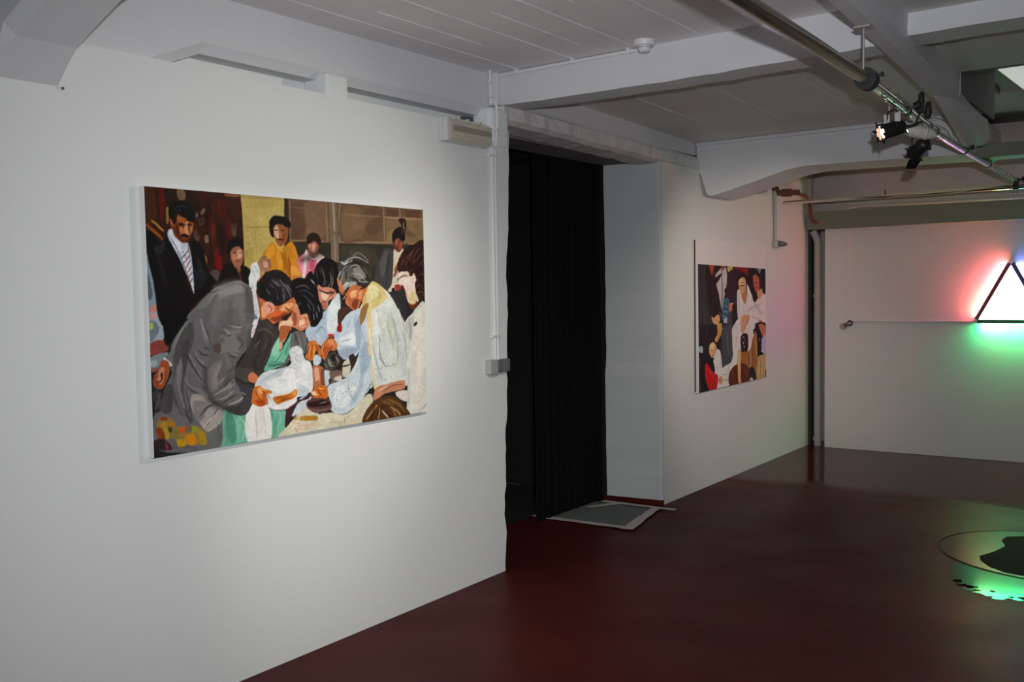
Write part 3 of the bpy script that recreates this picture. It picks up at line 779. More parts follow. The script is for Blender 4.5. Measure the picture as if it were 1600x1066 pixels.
(1, 204, 142, 116, 0, 802, 615, 826, 611, 864, 600, 908, 589, 902, 567, 863, 550, 857, 528, 838, 514, 824, 525, 813, 558),
(1, 232, 186, 160, 0, 816, 586, 839, 575, 853, 557, 843, 543, 825, 558),
(1, 176, 96, 76, 0, 824, 550, 853, 543, 847, 521, 828, 520),
(1, 190, 110, 84, 0, 869, 593, 908, 586, 878, 571),
(2, 48, 28, 26, 5, 814, 594, 840, 580, 873, 575, 898, 578),
(2, 110, 40, 40, 4, 824, 543, 843, 539),
(1, 20, 18, 18, 0, 786, 679, 805, 711, 844, 734, 883, 731, 917, 706, 927, 655, 921, 593, 898, 586, 864, 604, 803, 617, 782, 640),
(2, 78, 80, 86, 7, 852, 665, 856, 637, 846, 619),
(2, 120, 112, 104, 6, 886, 658, 890, 629, 876, 597),
(2, 50, 52, 58, 7, 814, 694, 823, 665),
(1, 212, 146, 110, 0, 676, 546, 697, 518, 679, 497, 738, 499, 746, 470, 760, 454, 736, 446, 718, 432, 695, 430, 673, 445, 615, 447, 588, 431, 594, 472, 633, 477, 657, 512),
(1, 234, 184, 146, 0, 633, 474, 669, 483, 673, 452, 606, 454),
(1, 200, 96, 48, 0, 661, 501, 678, 476, 673, 445, 664, 463),
(1, 230, 170, 130, 0, 696, 475, 742, 463, 718, 440, 704, 451),
(1, 196, 104, 56, 0, 592, 431, 615, 447, 655, 445, 632, 419, 604, 385, 589, 393),
(1, 236, 190, 150, 0, 591, 455, 615, 454, 592, 434),
(1, 224, 160, 110, 0, 596, 410, 632, 436, 627, 408, 604, 382),
(2, 140, 60, 40, 4, 686, 441, 718, 431, 736, 446),
(2, 230, 210, 200, 3, 714, 457, 723, 450),
(1, 21, 19, 20, 0, 665, 640, 711, 650, 766, 637, 793, 608, 810, 565, 828, 507, 807, 465, 764, 441, 747, 474, 743, 509, 706, 495, 679, 514, 707, 545, 677, 577, 655, 609),
(1, 21, 19, 20, 0, 738, 650, 767, 679, 787, 647, 770, 629),
(2, 200, 204, 214, 5, 766, 643, 777, 633, 784, 626),
(2, 80, 82, 90, 6, 678, 616, 710, 633, 756, 633),
(2, 70, 74, 84, 5, 718, 587, 750, 576),
(2, 110, 120, 130, 5, 772, 544, 776, 516, 766, 509),
(2, 120, 130, 140, 5, 800, 522, 804, 501, 796, 487),
(2, 60, 62, 70, 5, 752, 495, 760, 466),
(2, 130, 130, 140, 3, 698, 546, 721, 538),
(1, 108, 178, 148, 0, 585, 415, 588, 355, 599, 359, 656, 423, 655, 399, 644, 352, 628, 325, 602, 295, 508, 275, 528, 316),
(1, 84, 152, 124, 0, 518, 301, 582, 309, 607, 299, 552, 291),
(1, 140, 200, 170, 0, 550, 385, 585, 403, 583, 348, 553, 334),
(2, 70, 130, 104, 3, 589, 403, 591, 351, 593, 331),
(1, 198, 108, 56, 0, 591, 426, 636, 424, 620, 401, 599, 382, 591, 391),
(1, 230, 170, 110, 0, 589, 383, 607, 390, 599, 363, 590, 359),
(1, 102, 99, 98, 0, 656, 423, 723, 420, 738, 375, 737, 347, 715, 332, 690, 362, 665, 367, 643, 344),
(2, 70, 68, 70, 4, 671, 415, 675, 374),
(2, 130, 128, 126, 4, 697, 414, 709, 365),
(2, 60, 58, 60, 6, 733, 371, 721, 336),
(1, 90, 88, 88, 0, 644, 348, 632, 305, 596, 280, 576, 281, 607, 299),
(2, 50, 48, 50, 4, 532, 292, 577, 297, 607, 297),
(1, 62, 56, 52, 0, 447, 381, 487, 482, 525, 488, 559, 459, 579, 431, 587, 410, 543, 376),
(2, 84, 78, 72, 8, 516, 468, 511, 434, 489, 394),
(2, 40, 36, 34, 5, 545, 450, 527, 413, 501, 378),
(1, 62, 57, 53, 0, 441, 432, 586, 426, 555, 385, 528, 324, 488, 257, 464, 263, 437, 288),
(2, 42, 38, 36, 6, 497, 407, 466, 335, 479, 269),
(2, 86, 78, 72, 6, 536, 413, 510, 352, 490, 315),
(1, 110, 178, 148, 0, 301, 137, 343, 139, 417, 106, 415, -1, 276, 3),
(1, 110, 178, 148, 0, 516, 120, 608, 110, 605, 14, 575, -2, 527, 1),
(1, 78, 144, 116, 0, 314, 118, 342, 126, 368, 29, 332, 10),
(2, 150, 205, 175, 8, 370, 111, 405, 72, 389, 14),
(1, 80, 150, 120, 0, 517, 118, 541, 116, 545, 84, 524, 39),
(2, 150, 205, 178, 6, 576, 104, 585, 71, 559, 35),
(1, 226, 223, 216, 0, 421, 142, 519, 138, 530, 0, 416, -1),
(2, 196, 194, 190, 7, 457, 120, 462, 17),
(2, 200, 198, 194, 5, 495, 122, 507, 17),
(1, 62, 56, 52, 0, 448, 415, 498, 479, 559, 464, 582, 421, 532, 332, 485, 250, 462, 267, 419, 297, 376, 300, 421, 356),
(1, 74, 68, 64, 0, 368, 299, 433, 291, 466, 261, 417, 235, 360, 254),
(1, 60, 56, 55, 0, 357, 260, 417, 238, 460, 210, 444, 151, 399, 109, 357, 160),
(2, 46, 42, 40, 7, 368, 259, 403, 239, 454, 229),
(1, 206, 118, 76, 0, 427, 261, 451, 277, 478, 251, 468, 230, 432, 242),
(1, 206, 112, 62, 0, 477, 610, 486, 576, 527, 555, 566, 548, 582, 531, 618, 547, 672, 570, 676, 546, 657, 512, 638, 491, 616, 485, 581, 472, 559, 464, 534, 484, 496, 487, 491, 536),
(1, 232, 150, 92, 0, 489, 536, 527, 549, 539, 521, 513, 502, 497, 509),
(1, 222, 84, 36, 0, 547, 494, 599, 503, 612, 492, 563, 469),
(1, 232, 160, 110, 0, 582, 520, 635, 533, 661, 518, 616, 502, 577, 503),
(1, 236, 160, 134, 0, 527, 545, 557, 552, 574, 534, 565, 514, 543, 511, 531, 521),
(2, 170, 40, 34, 4, 535, 515, 542, 531, 565, 538),
(1, 196, 96, 70, 0, 636, 554, 667, 567, 671, 546, 644, 526),
(2, 44, 26, 30, 6, 576, 469, 616, 485, 643, 491, 652, 508),
(1, 80, 60, 70, 0, 616, 499, 643, 505, 634, 484),
(2, 130, 40, 24, 3, 591, 513, 604, 509),
(2, 150, 60, 30, 4, 481, 603, 488, 570, 492, 536),
(1, 40, 36, 39, 0, 485, 606, 496, 640, 527, 667, 566, 681, 604, 678, 639, 654, 673, 619, 686, 591, 672, 567, 636, 557, 618, 542, 591, 530, 574, 544, 540, 555, 498, 569),
(1, 70, 66, 72, 0, 525, 626, 565, 650, 603, 637, 619, 595, 609, 554, 566, 562, 533, 596),
(1, 24, 22, 22, 0, 492, 630, 522, 650, 529, 620, 520, 583, 494, 576),
(1, 24, 22, 24, 0, 565, 679, 604, 676, 639, 650, 621, 657, 586, 657),
(2, 140, 138, 144, 5, 612, 650, 629, 616, 628, 578),
(2, 126, 120, 128, 6, 572, 626, 594, 609, 584, 589),
(2, 136, 140, 146, 5, 634, 657, 656, 626, 664, 595),
(2, 120, 126, 130, 5, 592, 561, 610, 575, 606, 592),
(2, 110, 104, 112, 5, 543, 650, 569, 640),
(2, 96, 92, 100, 5, 541, 582, 563, 589, 572, 602),
(2, 100, 110, 100, 5, 511, 562, 520, 576),
(1, 166, 116, 86, 0, 491, 710, 512, 734, 537, 736, 558, 718, 559, 694, 544, 681, 523, 670, 501, 660, 484, 630, 482, 643, 506, 674, 492, 694),
(1, 210, 160, 130, 0, 520, 717, 541, 708, 538, 691, 519, 694),
(2, 120, 80, 60, 3, 499, 717, 525, 734, 554, 721),
(1, 196, 140, 90, 0, 484, 637, 510, 677, 523, 670, 496, 640),
(1, 222, 222, 220, 0, 465, 707, 490, 704, 498, 687, 497, 653, 482, 633, 481, 603, 466, 607, 450, 613, 445, 630, 452, 663),
(1, 216, 219, 217, 0, 450, 623, 481, 627, 477, 603, 489, 536, 490, 489, 458, 460, 459, 503, 458, 550),
(2, 190, 194, 196, 4, 466, 597, 477, 536, 477, 489),
(1, 70, 64, 70, 0, 452, 613, 459, 608, 450, 607),
(1, 226, 216, 216, 0, 453, 453, 483, 476, 456, 416, 448, 417),
(2, 190, 90, 100, 4, 453, 430, 468, 446),
(1, 118, 115, 114, 0, 257, 593, 290, 613, 389, 639, 428, 627, 452, 607, 463, 517, 464, 483, 170, 492, 200, 544),
(1, 106, 103, 103, 0, 165, 502, 205, 534, 329, 531, 461, 528, 456, 468, 445, 413, 432, 379, 370, 313, 362, 254, 379, 228, 451, 207, 447, 162, 390, 110, 300, 147, 298, 98, 269, -4, 3, 33, 7, 155, 38, 170, 51, 243, 84, 296, 85, 333, 120, 424),
(1, 142, 139, 138, 0, 290, 602, 389, 622, 432, 596, 338, 582, 252, 543),
(1, 104, 101, 100, 0, 271, 572, 302, 587, 274, 489, 216, 490),
(2, 82, 79, 78, 6, 260, 593, 302, 602, 383, 628, 426, 617),
(1, 98, 95, 94, 0, 426, 607, 458, 596, 464, 483, 429, 484),
(1, 110, 112, 105, 0, 165, 502, 126, 438, 97, 365, 83, 333, 55, 353, 82, 384, 99, 425),
(2, 150, 152, 140, 4, 159, 488, 126, 447, 92, 388),
(2, 64, 60, 60, 5, 148, 465, 108, 392, 90, 323),
(1, 84, 80, 80, 0, 120, 415, 176, 487, 185, 430, 161, 361, 136, 273, 139, 188, 164, 109, 137, 126, 96, 183, 82, 231, 95, 323),
(1, 120, 118, 120, 0, 91, 258, 112, 331, 134, 358, 126, 283, 119, 227, 138, 150, 117, 162),
(1, 74, 70, 72, 0, 130, 395, 163, 422, 149, 319, 137, 292),
(2, 150, 148, 146, 7, 220, 495, 230, 452, 251, 413),
(2, 60, 56, 56, 5, 225, 481, 246, 437, 256, 403),
(2, 58, 54, 55, 6, 205, 377, 221, 362, 249, 355),
(2, 58, 54, 55, 6, 188, 354, 209, 324, 236, 303),
(2, 140, 138, 136, 5, 188, 373, 209, 339, 242, 317),
(2, 62, 58, 58, 5, 228, 388, 250, 377),
(2, 60, 56, 56, 6, 155, 361, 181, 312, 224, 261),
(2, 150, 148, 146, 5, 161, 370, 192, 306, 229, 256),
(2, 142, 140, 138, 5, 170, 313, 207, 262, 223, 242),
(2, 140, 136, 134, 6, 142, 282, 157, 247, 206, 229),
(2, 62, 58, 58, 5, 146, 253, 178, 222, 228, 208),
(1, 158, 148, 140, 0, 167, 213, 227, 203, 300, 152, 292, 94, 234, 67, 212, 84, 165, 157),
(1, 128, 122, 118, 0, 171, 184, 216, 185, 237, 159, 191, 106),
(2, 72, 66, 64, 9, 203, 133, 232, 159, 266, 168),
(2, 78, 72, 70, 6, 229, 92, 253, 123, 282, 149),
(2, 196, 186, 176, 6, 212, 84, 259, 127),
(2, 186, 178, 170, 4, 234, 67, 281, 100),
(2, 66, 62, 62, 6, 141, 235, 155, 177, 166, 114),
(2, 150, 148, 148, 6, 103, 219, 117, 171, 147, 116),
(1, 74, 70, 70, 0, 51, 243, 83, 259, 80, 166, 38, 166),
(2, 130, 126, 124, 4, 13, 173, 35, 235),
(1, 60, 58, 60, 0, 5, 238, 31, 249, 14, 200),
(1, 100, 97, 96, 0, 292, 450, 339, 477, 417, 464, 443, 419, 426, 379, 370, 313, 362, 264, 379, 228, 451, 207, 447, 162, 390, 110, 306, 146, 249, 181, 228, 227, 242, 322, 262, 417),
(1, 122, 118, 116, 0, 315, 434, 373, 422, 395, 361, 336, 365, 289, 358, 285, 406),
(1, 118, 110, 106, 0, 248, 307, 294, 328, 285, 241, 250, 215, 237, 245),
(2, 58, 54, 56, 5, 230, 207, 260, 176, 306, 149),
(2, 60, 56, 58, 5, 306, 442, 338, 426, 356, 432),
(2, 156, 154, 152, 7, 339, 467, 386, 456, 410, 460),
(2, 150, 148, 146, 6, 321, 453, 350, 433),
(2, 58, 54, 55, 5, 385, 416, 408, 398),
(2, 60, 56, 56, 5, 383, 367, 415, 400),
(2, 60, 56, 56, 5, 341, 350, 370, 338),
(2, 150, 146, 144, 5, 347, 359, 383, 347),
(1, 90, 70, 64, 0, 273, 392, 302, 396, 298, 362, 275, 368),
(2, 66, 60, 60, 6, 370, 308, 406, 326, 445, 398),
(2, 150, 146, 144, 6, 285, 241, 321, 268, 357, 289),
(2, 60, 56, 56, 5, 291, 226, 332, 247, 362, 269),
(2, 150, 146, 144, 6, 261, 200, 308, 220, 344, 241),
(2, 160, 156, 154, 7, 329, 159, 377, 169, 414, 195),
(2, 146, 142, 140, 6, 261, 185, 319, 189, 361, 215),
(2, 56, 52, 54, 6, 306, 171, 366, 195),
(2, 70, 66, 66, 6, 286, 261, 293, 299),
(2, 140, 136, 134, 4, 297, 333, 293, 284),
(1, 66, 62, 64, 0, 379, 228, 445, 207, 445, 162, 390, 110, 306, 146, 365, 155, 401, 176),
(2, 140, 136, 136, 5, 390, 202, 414, 190),
(1, 216, 214, 208, 0, 52, 356, 65, 357, 88, 333, 80, 328),
(1, 160, 78, 44, 0, 44, 349, 65, 350, 79, 331, 73, 297, 51, 257, 36, 248, 16, 255, 7, 274, 12, 297, 30, 318),
(1, 210, 130, 86, 0, 33, 318, 54, 326, 50, 280, 36, 263, 29, 291),
(2, 50, 24, 18, 4, 48, 308, 42, 280, 26, 273),
(2, 226, 210, 190, 4, 21, 287, 28, 282),
(1, 60, 30, 24, 0, 38, 304, 48, 303, 42, 280),
(1, 150, 118, 64, 0, 19, 131, 48, 146, 79, 133, 99, 103, 152, 101, 201, 86, 225, 34, 210, 19, 150, 30, 107, 26, 87, 62, 56, 66, 21, 98),
(1, 170, 130, 30, 0, 32, 120, 52, 127, 57, 108, 36, 106),
(1, 190, 120, 20, 0, 65, 125, 89, 123, 91, 108, 70, 106),
(1, 150, 60, 30, 0, 32, 145, 58, 144, 60, 133, 37, 133),
(1, 200, 90, 30, 0, 104, 97, 131, 99, 133, 80, 109, 76),
(1, 206, 130, 20, 0, 130, 61, 162, 71, 183, 40, 166, 25, 134, 37),
(1, 196, 150, 20, 0, 97, 56, 134, 46, 128, 24, 104, 27),
(1, 176, 140, 30, 0, 190, 73, 217, 64, 225, 30, 199, 23),
(1, 150, 150, 40, 0, 163, 95, 185, 92, 190, 73, 162, 71),
(1, 180, 150, 40, 0, 41, 100, 62, 98, 63, 65, 48, 65),
(1, 80, 70, 40, 0, 62, 103, 78, 105, 77, 87, 64, 88),
(1, 130, 120, 60, 0, 83, 91, 99, 93, 103, 65, 84, 67),
(1, 120, 100, 80, 0, 136, 98, 158, 100, 160, 76, 138, 74),
(1, 142, 62, 26, 0, 13, 106, 36, 106, 48, 76, 42, 56, 25, 61, 15, 85),
(1, 56, 38, 38, 0, 4, 64, 45, 63, 75, 23, 3, 33),
(1, 120, 50, 70, 0, 48, 58, 60, 38, 62, 25, 49, 27),
(2, 90, 84, 84, 5, 75, 26, 134, 23, 188, 11),
(1, 206, 197, 172, 0, 731, 143, 668, 80, 618, 39, 575, -5, 804, -17, 1074, -9, 1084, 55, 1119, 94, 1086, 126, 961, 53, 860, 68, 792, 69),
(1, 196, 206, 214, 0, 668, 138, 731, 156, 752, 142, 725, 129, 708, 102, 651, 76, 641, 93),
(1, 66, 38, 36, 0, 616, 108, 668, 142, 699, 143, 737, 160, 753, 159, 731, 140, 678, 129, 640, 77, 614, 38, 604, 45),
(2, 196, 110, 80, 4, 645, 52, 686, 40),
(2, 206, 130, 100, 4, 722, 43, 727, 14),
(2, 200, 110, 80, 4, 659, 27, 669, 9),
(2, 214, 150, 120, 3, 634, 38, 770, 25),
(2, 216, 170, 140, 3, 613, 24, 748, 12),
(2, 170, 160, 120, 3, 824, 27, 942, 18),
(2, 90, 84, 60, 3, 937, 35, 938, 18),
(1, 176, 124, 44, 0, 655, 67, 676, 73, 776, 64, 784, 49, 760, 44, 660, 59),
(1, 216, 206, 178, 0, 793, 68, 859, 61, 852, 28, 792, 31),
(1, 216, 217, 214, 0, 456, 213, 488, 261, 532, 277, 596, 280, 647, 296, 638, 337, 649, 360, 680, 367, 706, 353, 720, 311, 751, 293, 763, 247, 758, 174, 731, 165, 710, 154, 674, 154, 668, 134, 616, 112, 556, 114, 522, 129, 512, 177),
(1, 196, 202, 206, 0, 463, 232, 498, 264, 581, 269, 621, 286, 610, 259, 540, 241, 491, 214),
(1, 200, 198, 194, 0, 644, 348, 670, 363, 705, 345, 715, 304, 673, 314, 647, 300),
(1, 188, 198, 204, 0, 680, 197, 732, 181, 726, 157, 679, 161),
(1, 228, 226, 222, 0, 611, 271, 662, 271, 660, 223, 600, 240),
(2, 170, 170, 170, 3, 643, 324, 684, 330, 705, 317),
(2, 190, 180, 184, 3, 712, 223, 733, 221),
(2, 110, 80, 80, 4, 522, 127, 561, 111, 616, 110, 663, 135),
(1, 224, 220, 222, 0, 518, 161, 552, 138, 616, 123, 668, 146, 657, 131, 606, 115, 547, 121),
(1, 206, 108, 40, 0, 453, 213, 482, 219, 505, 205, 544, 190, 536, 181, 505, 182, 521, 161, 513, 142, 479, 135, 442, 153, 440, 165),
(1, 236, 160, 90, 0, 472, 204, 496, 202, 500, 190, 476, 184),
(1, 176, 72, 24, 0, 456, 163, 494, 163, 508, 142, 479, 138),
(2, 150, 60, 24, 3, 505, 182, 518, 161),
(1, 206, 112, 38, 0, 545, 162, 578, 171, 638, 173, 669, 188, 673, 166, 648, 148, 592, 138, 572, 133, 557, 145),
(2, 140, 60, 22, 3, 562, 157, 597, 157, 637, 149),
(1, 230, 150, 60, 0, 643, 173, 669, 184, 664, 163),
(1, 176, 104, 72, 0, 764, 276, 788, 280, 826, 259, 827, 193, 796, 179, 764, 186, 762, 215),
(1, 224, 164, 130, 0, 772, 263, 793, 266, 798, 224, 776, 214),
(1, 120, 66, 48, 0, 809, 256, 828, 251, 827, 193, 808, 195),
(2, 214, 140, 110, 5, 803, 236, 797, 204),
(1, 206, 104, 34, 0, 758, 174, 786, 186, 835, 187, 846, 141, 811, 126, 752, 145, 779, 152),
(1, 238, 190, 150, 0, 750, 167, 774, 169, 779, 152, 758, 152),
(2, 150, 66, 20, 4, 791, 171, 801, 154, 789, 134),
(1, 186, 202, 212, 0, 774, 320, 806, 322, 811, 293, 788, 278, 767, 288),
(1, 182, 198, 206, 0, 828, 251, 859, 249, 857, 199, 835, 184, 829, 201),
(1, 206, 112, 46, 0, 741, 375, 765, 384, 786, 379, 809, 343, 808, 310, 785, 340, 762, 301, 723, 315, 737, 343),
(2, 120, 56, 20, 3, 764, 370, 758, 342, 736, 315),
(2, 236, 160, 70, 4, 747, 338, 736, 319),
(2, 236, 160, 80, 4, 781, 373, 801, 335),
(1, 200, 108, 56, 0, 812, 355, 846, 386, 885, 386, 908, 354, 889, 334, 861, 336, 833, 298, 814, 318),
(2, 120, 52, 24, 3, 845, 357, 833, 317),
(2, 240, 170, 100, 4, 862, 369, 884, 355),
(2, 130, 60, 30, 3, 823, 350, 862, 344, 890, 347),
(1, 196, 50, 30, 0, 855, 407, 880, 408, 890, 397, 869, 393),
(1, 50, 32, 25, 0, 889, 330, 939, 285, 932, 247, 870, 235, 859, 257),
(1, 70, 65, 60, 0, 827, 292, 855, 319, 889, 330, 917, 299, 910, 270, 864, 250, 831, 259),
(2, 150, 146, 140, 4, 855, 299, 863, 282, 876, 276),
(2, 150, 146, 140, 4, 894, 309, 908, 291, 899, 275),
(1, 40, 36, 33, 0, 866, 315, 894, 317, 894, 288, 871, 293),
(1, 112, 92, 78, 0, 862, 248, 926, 244, 931, 214, 897, 204, 863, 194, 858, 224),
(1, 196, 188, 178, 0, 886, 217, 926, 223, 925, 201, 891, 204),
(1, 60, 46, 42, 0, 852, 212, 869, 214, 866, 194, 854, 195),
(1, 196, 188, 170, 0, 936, 272, 968, 291, 985, 269, 972, 223, 937, 217),
(1, 56, 40, 36, 0, 974, 304, 1009, 310, 1002, 255, 985, 265),
(1, 92, 60, 54, 0, 721, 121, 736, 136, 773, 140, 839, 130, 861, 115, 862, 86, 831, 74, 777, 75, 735, 95),
(1, 46, 27, 26, 0, 730, 122, 773, 134, 849, 118, 849, 102, 783, 100, 740, 107),
(2, 150, 120, 116, 4, 740, 98, 782, 84, 854, 86),
(2, 190, 160, 150, 3, 794, 115, 838, 117),
(1, 226, 198, 180, 0, 1303, 670, 1353, 680, 1422, 674, 1432, 621, 1422, 583, 1439, 538, 1381, 523, 1363, 559, 1329, 621, 1302, 639),
(1, 232, 206, 190, 0, 1310, 671, 1359, 676, 1416, 672, 1422, 613, 1413, 555, 1369, 532, 1343, 604, 1308, 623),
(2, 40, 30, 30, 3, 1298, 642, 1330, 654, 1362, 657),
(2, 60, 40, 40, 3, 1295, 647, 1301, 628),
(1, 120, 44, 22, 0, 1369, 527, 1420, 541, 1430, 521, 1397, 498, 1383, 508),
(1, 216, 196, 140, 0, 1385, 575, 1421, 584, 1419, 531, 1376, 527),
(1, 48, 25, 20, 0, 1296, 695, 1312, 742, 1348, 781, 1413, 807, 1494, 814, 1490, 549, 1457, 555, 1421, 589, 1416, 652, 1380, 657, 1370, 681, 1310, 680),
(2, 110, 72, 64, 6, 1353, 710, 1390, 758, 1419, 788),
(2, 100, 62, 54, 6, 1403, 720, 1419, 759, 1456, 789),
(2, 110, 74, 66, 5, 1439, 696, 1461, 721, 1475, 701),
(2, 120, 84, 76, 5, 1422, 633, 1444, 643),
(2, 110, 80, 72, 5, 1435, 575, 1465, 584, 1479, 564),
(2, 100, 64, 56, 5, 1478, 789, 1484, 740),
(2, 110, 70, 60, 5, 1325, 704, 1340, 743),
(2, 90, 56, 48, 5, 1380, 676, 1410, 696),
(1, 206, 206, 197, 0, 1418, 502, 1485, 525, 1478, 279, 1376, 285, 1385, 353, 1338, 432, 1396, 483),
(1, 216, 213, 202, 0, 1344, 421, 1415, 475, 1473, 512, 1521, 511, 1516, -23, 1350, -4, 1345, 65, 1364, 264, 1381, 339),
(1, 186, 186, 178, 0, 1344, 428, 1405, 463, 1394, 388, 1376, 345),
(2, 130, 130, 128, 6, 1372, 458, 1380, 401, 1374, 364),
(2, 160, 158, 150, 6, 1449, 17, 1488, 45),
(1, 50, 46, 46, 0, 1402, 431, 1425, 440, 1429, 430, 1408, 417),
(2, 190, 188, 180, 6, 1393, 48, 1431, 57),
(1, 192, 130, 96, 0, 1119, 106, 1141, 151, 1206, 159, 1305, 169, 1332, 159, 1329, 128, 1267, 122, 1188, 116, 1140, 91),
(2, 120, 70, 50, 5, 1180, 130, 1250, 149, 1313, 149),
(2, 226, 180, 150, 7, 1154, 133, 1215, 152),
(1, 214, 200, 190, 0, 1267, 116, 1349, 115, 1347, 65, 1293, 83),
(1, 84, 54, 28, 0, 1045, -6, 1075, 56, 1136, 95, 1214, 107, 1284, 84, 1337, 35, 1364, -6, 1298, -42, 1123, -39),
(2, 196, 144, 84, 9, 1074, 14, 1126, 57, 1143, 67),
(2, 226, 200, 160, 8, 1177, 39, 1211, 5),
(2, 180, 130, 74, 9, 1230, 52, 1282, 22, 1300, -5),
(2, 60, 36, 20, 9, 1125, 15, 1177, 58, 1248, 75),
(2, 150, 104, 56, 8, 1213, 91, 1283, 59, 1327, 17),
(2, 200, 150, 90, 7, 1160, 53, 1150, 6),
(2, 50, 30, 18, 7, 1194, 31, 1255, -6),
(2, 170, 120, 70, 7, 1247, 38, 1272, -8),
(3, 70, 30, 15, 8, 139, 841, 161, 841),
(3, 70, 30, 15, 7, 175, 841, 192, 843),
(3, 100, 46, 22, 6, 181, 847, 182, 810),
(3, 96, 40, 20, 11, 114, 841, 118, 808, 137, 789),
(3, 214, 150, 100, 6, 171, 851, 170, 810),
(3, 200, 120, 66, 8, 140, 872, 170, 865),
(3, 60, 57, 57, 37, 231, 313, 229, 227, 272, 167, 376, 127),
(3, 146, 142, 139, 24, 300, 323, 275, 281, 271, 233),
(3, 152, 149, 148, 34, 302, 587, 376, 604),
(3, 88, 85, 84, 23, 438, 570, 458, 491),
(3, 142, 140, 140, 15, 217, 491, 237, 409),
(3, 132, 128, 126, 23, 189, 230, 233, 202),
(3, 60, 57, 58, 15, 155, 356, 207, 267),
(3, 68, 65, 66, 22, 102, 294, 115, 190, 153, 120),
(3, 136, 134, 134, 13, 116, 317, 109, 256, 133, 169),
(3, 74, 70, 70, 27, 363, 304, 333, 276, 320, 238),
(3, 150, 146, 144, 13, 314, 219, 355, 235),
(3, 140, 136, 134, 22, 338, 438, 398, 440),
(3, 82, 78, 77, 21, 267, 388, 314, 415),
(3, 70, 67, 68, 17, 425, 359, 443, 448),
(3, 128, 122, 118, 21, 324, 351, 340, 305),
(3, 90, 86, 86, 29, 30, 226, 33, 171),
(3, 172, 162, 154, 13, 241, 105, 282, 139),
(3, 92, 86, 84, 14, 280, 86, 287, 7),
(3, 46, 43, 45, 21, 214, 722, 232, 643),
(3, 40, 38, 40, 20, 45, 738, 74, 623),
(3, 170, 178, 182, 23, 1248, 454, 1304, 357),
(3, 176, 188, 200, 24, 1076, 441, 1047, 342),
(3, 192, 198, 196, 28, 1167, 456, 1204, 343),
(3, 226, 228, 224, 33, 1142, 485, 1158, 373),
(3, 180, 182, 164, 23, 1228, 464, 1252, 340),
(3, 146, 166, 186, 28, 1072, 343, 1042, 167, 978, 90),
(3, 226, 230, 230, 30, 901, 156, 939, 94),
(3, 178, 184, 180, 30, 1309, 330, 1323, 192),
(3, 140, 158, 178, 18, 931, 350, 1002, 341),
(3, 224, 222, 212, 47, 1441, 386, 1433, 133),
(3, 186, 186, 178, 23, 1361, 214, 1356, 39),
(3, 176, 184, 190, 22, 511, 243, 580, 257, 606, 271),
(3, 236, 235, 231, 24, 630, 246, 639, 193),
(3, 170, 178, 184, 16, 685, 173, 732, 177),
(3, 190, 192, 192, 17, 492, 229, 530, 203),
(3, 238, 236, 232, 18, 714, 267, 734, 238),
(3, 182, 180, 178, 14, 648, 324, 694, 305),
(3, 70, 140, 110, 13, 533, 308, 568, 321),
(3, 152, 208, 184, 11, 559, 373, 546, 338),
(3, 72, 136, 108, 11, 623, 334, 634, 377),
(3, 76, 142, 114, 26, 321, 117, 318, 12),
(3, 146, 200, 172, 22, 376, 87, 367, 17),
(3, 80, 146, 118, 21, 562, 78, 545, 12),
(3, 240, 164, 114, 15, 506, 529, 522, 501),
(3, 150, 70, 36, 13, 617, 533, 663, 560),
(3, 176, 70, 30, 15, 559, 476, 608, 497),
(3, 226, 140, 100, 12, 599, 520, 635, 516),
(3, 150, 64, 34, 10, 487, 590, 490, 549),
(3, 238, 190, 154, 14, 687, 462, 714, 471),
(3, 170, 88, 56, 11, 670, 497, 682, 448),
(3, 150, 70, 44, 9, 650, 435, 614, 419, 596, 396),
(3, 236, 196, 160, 10, 615, 464, 651, 463),
(3, 156, 86, 64, 11, 873, 580, 892, 560),
(3, 170, 96, 74, 10, 820, 576, 833, 532),
(3, 234, 190, 166, 8, 849, 568, 855, 543),
(3, 232, 152, 102, 14, 1005, 593, 1029, 579),
(3, 150, 68, 38, 15, 1009, 547, 1031, 520),
(3, 236, 172, 124, 11, 979, 552, 996, 525),
(3, 130, 60, 36, 11, 1055, 588, 1041, 551),
(3, 170, 86, 54, 12, 926, 633, 934, 602),
(3, 96, 92, 100, 15, 568, 637, 602, 595),
(3, 46, 46, 50, 18, 704, 595, 754, 559),
(3, 22, 21, 22, 14, 509, 637, 499, 593),
(3, 60, 58, 62, 14, 824, 694, 842, 651),
(3, 70, 66, 60, 11, 887, 695, 895, 637),
(3, 152, 148, 140, 19, 1032, 683, 1069, 656),
(3, 42, 40, 36, 23, 941, 727, 991, 754),
(3, 48, 45, 42, 20, 1103, 702, 1108, 656),
(3, 120, 116, 108, 14, 950, 638, 982, 669),
(3, 60, 57, 52, 14, 1027, 723, 1072, 729),
(3, 238, 216, 202, 29, 1344, 652, 1385, 604),
(3, 206, 160, 136, 15, 1377, 546, 1349, 585),
(3, 30, 16, 14, 30, 1447, 745, 1459, 657),
(3, 80, 46, 38, 15, 1374, 719, 1404, 758),
(3, 126, 96, 72, 38, 710, 925, 811, 903),
(3, 90, 64, 48, 31, 685, 825, 744, 866),
(3, 128, 100, 74, 42, 995, 854, 1128, 919),
(3, 40, 38, 30, 39, 718, 722, 867, 770),
(3, 66, 60, 48, 35, 1008, 779, 1123, 759),
(3, 86, 62, 44, 30, 1409, 852, 1336, 868),
(3, 184, 158, 82, 30, 449, 934, 608, 950),
(3, 210, 186, 108, 35, 473, 884, 539, 877),
(3, 186, 162, 86, 23, 438, 789, 468, 727),
(3, 40, 22, 18, 33, 265, 923, 309, 825, 258, 703),
(3, 70, 36, 24, 22, 219, 960, 253, 932),
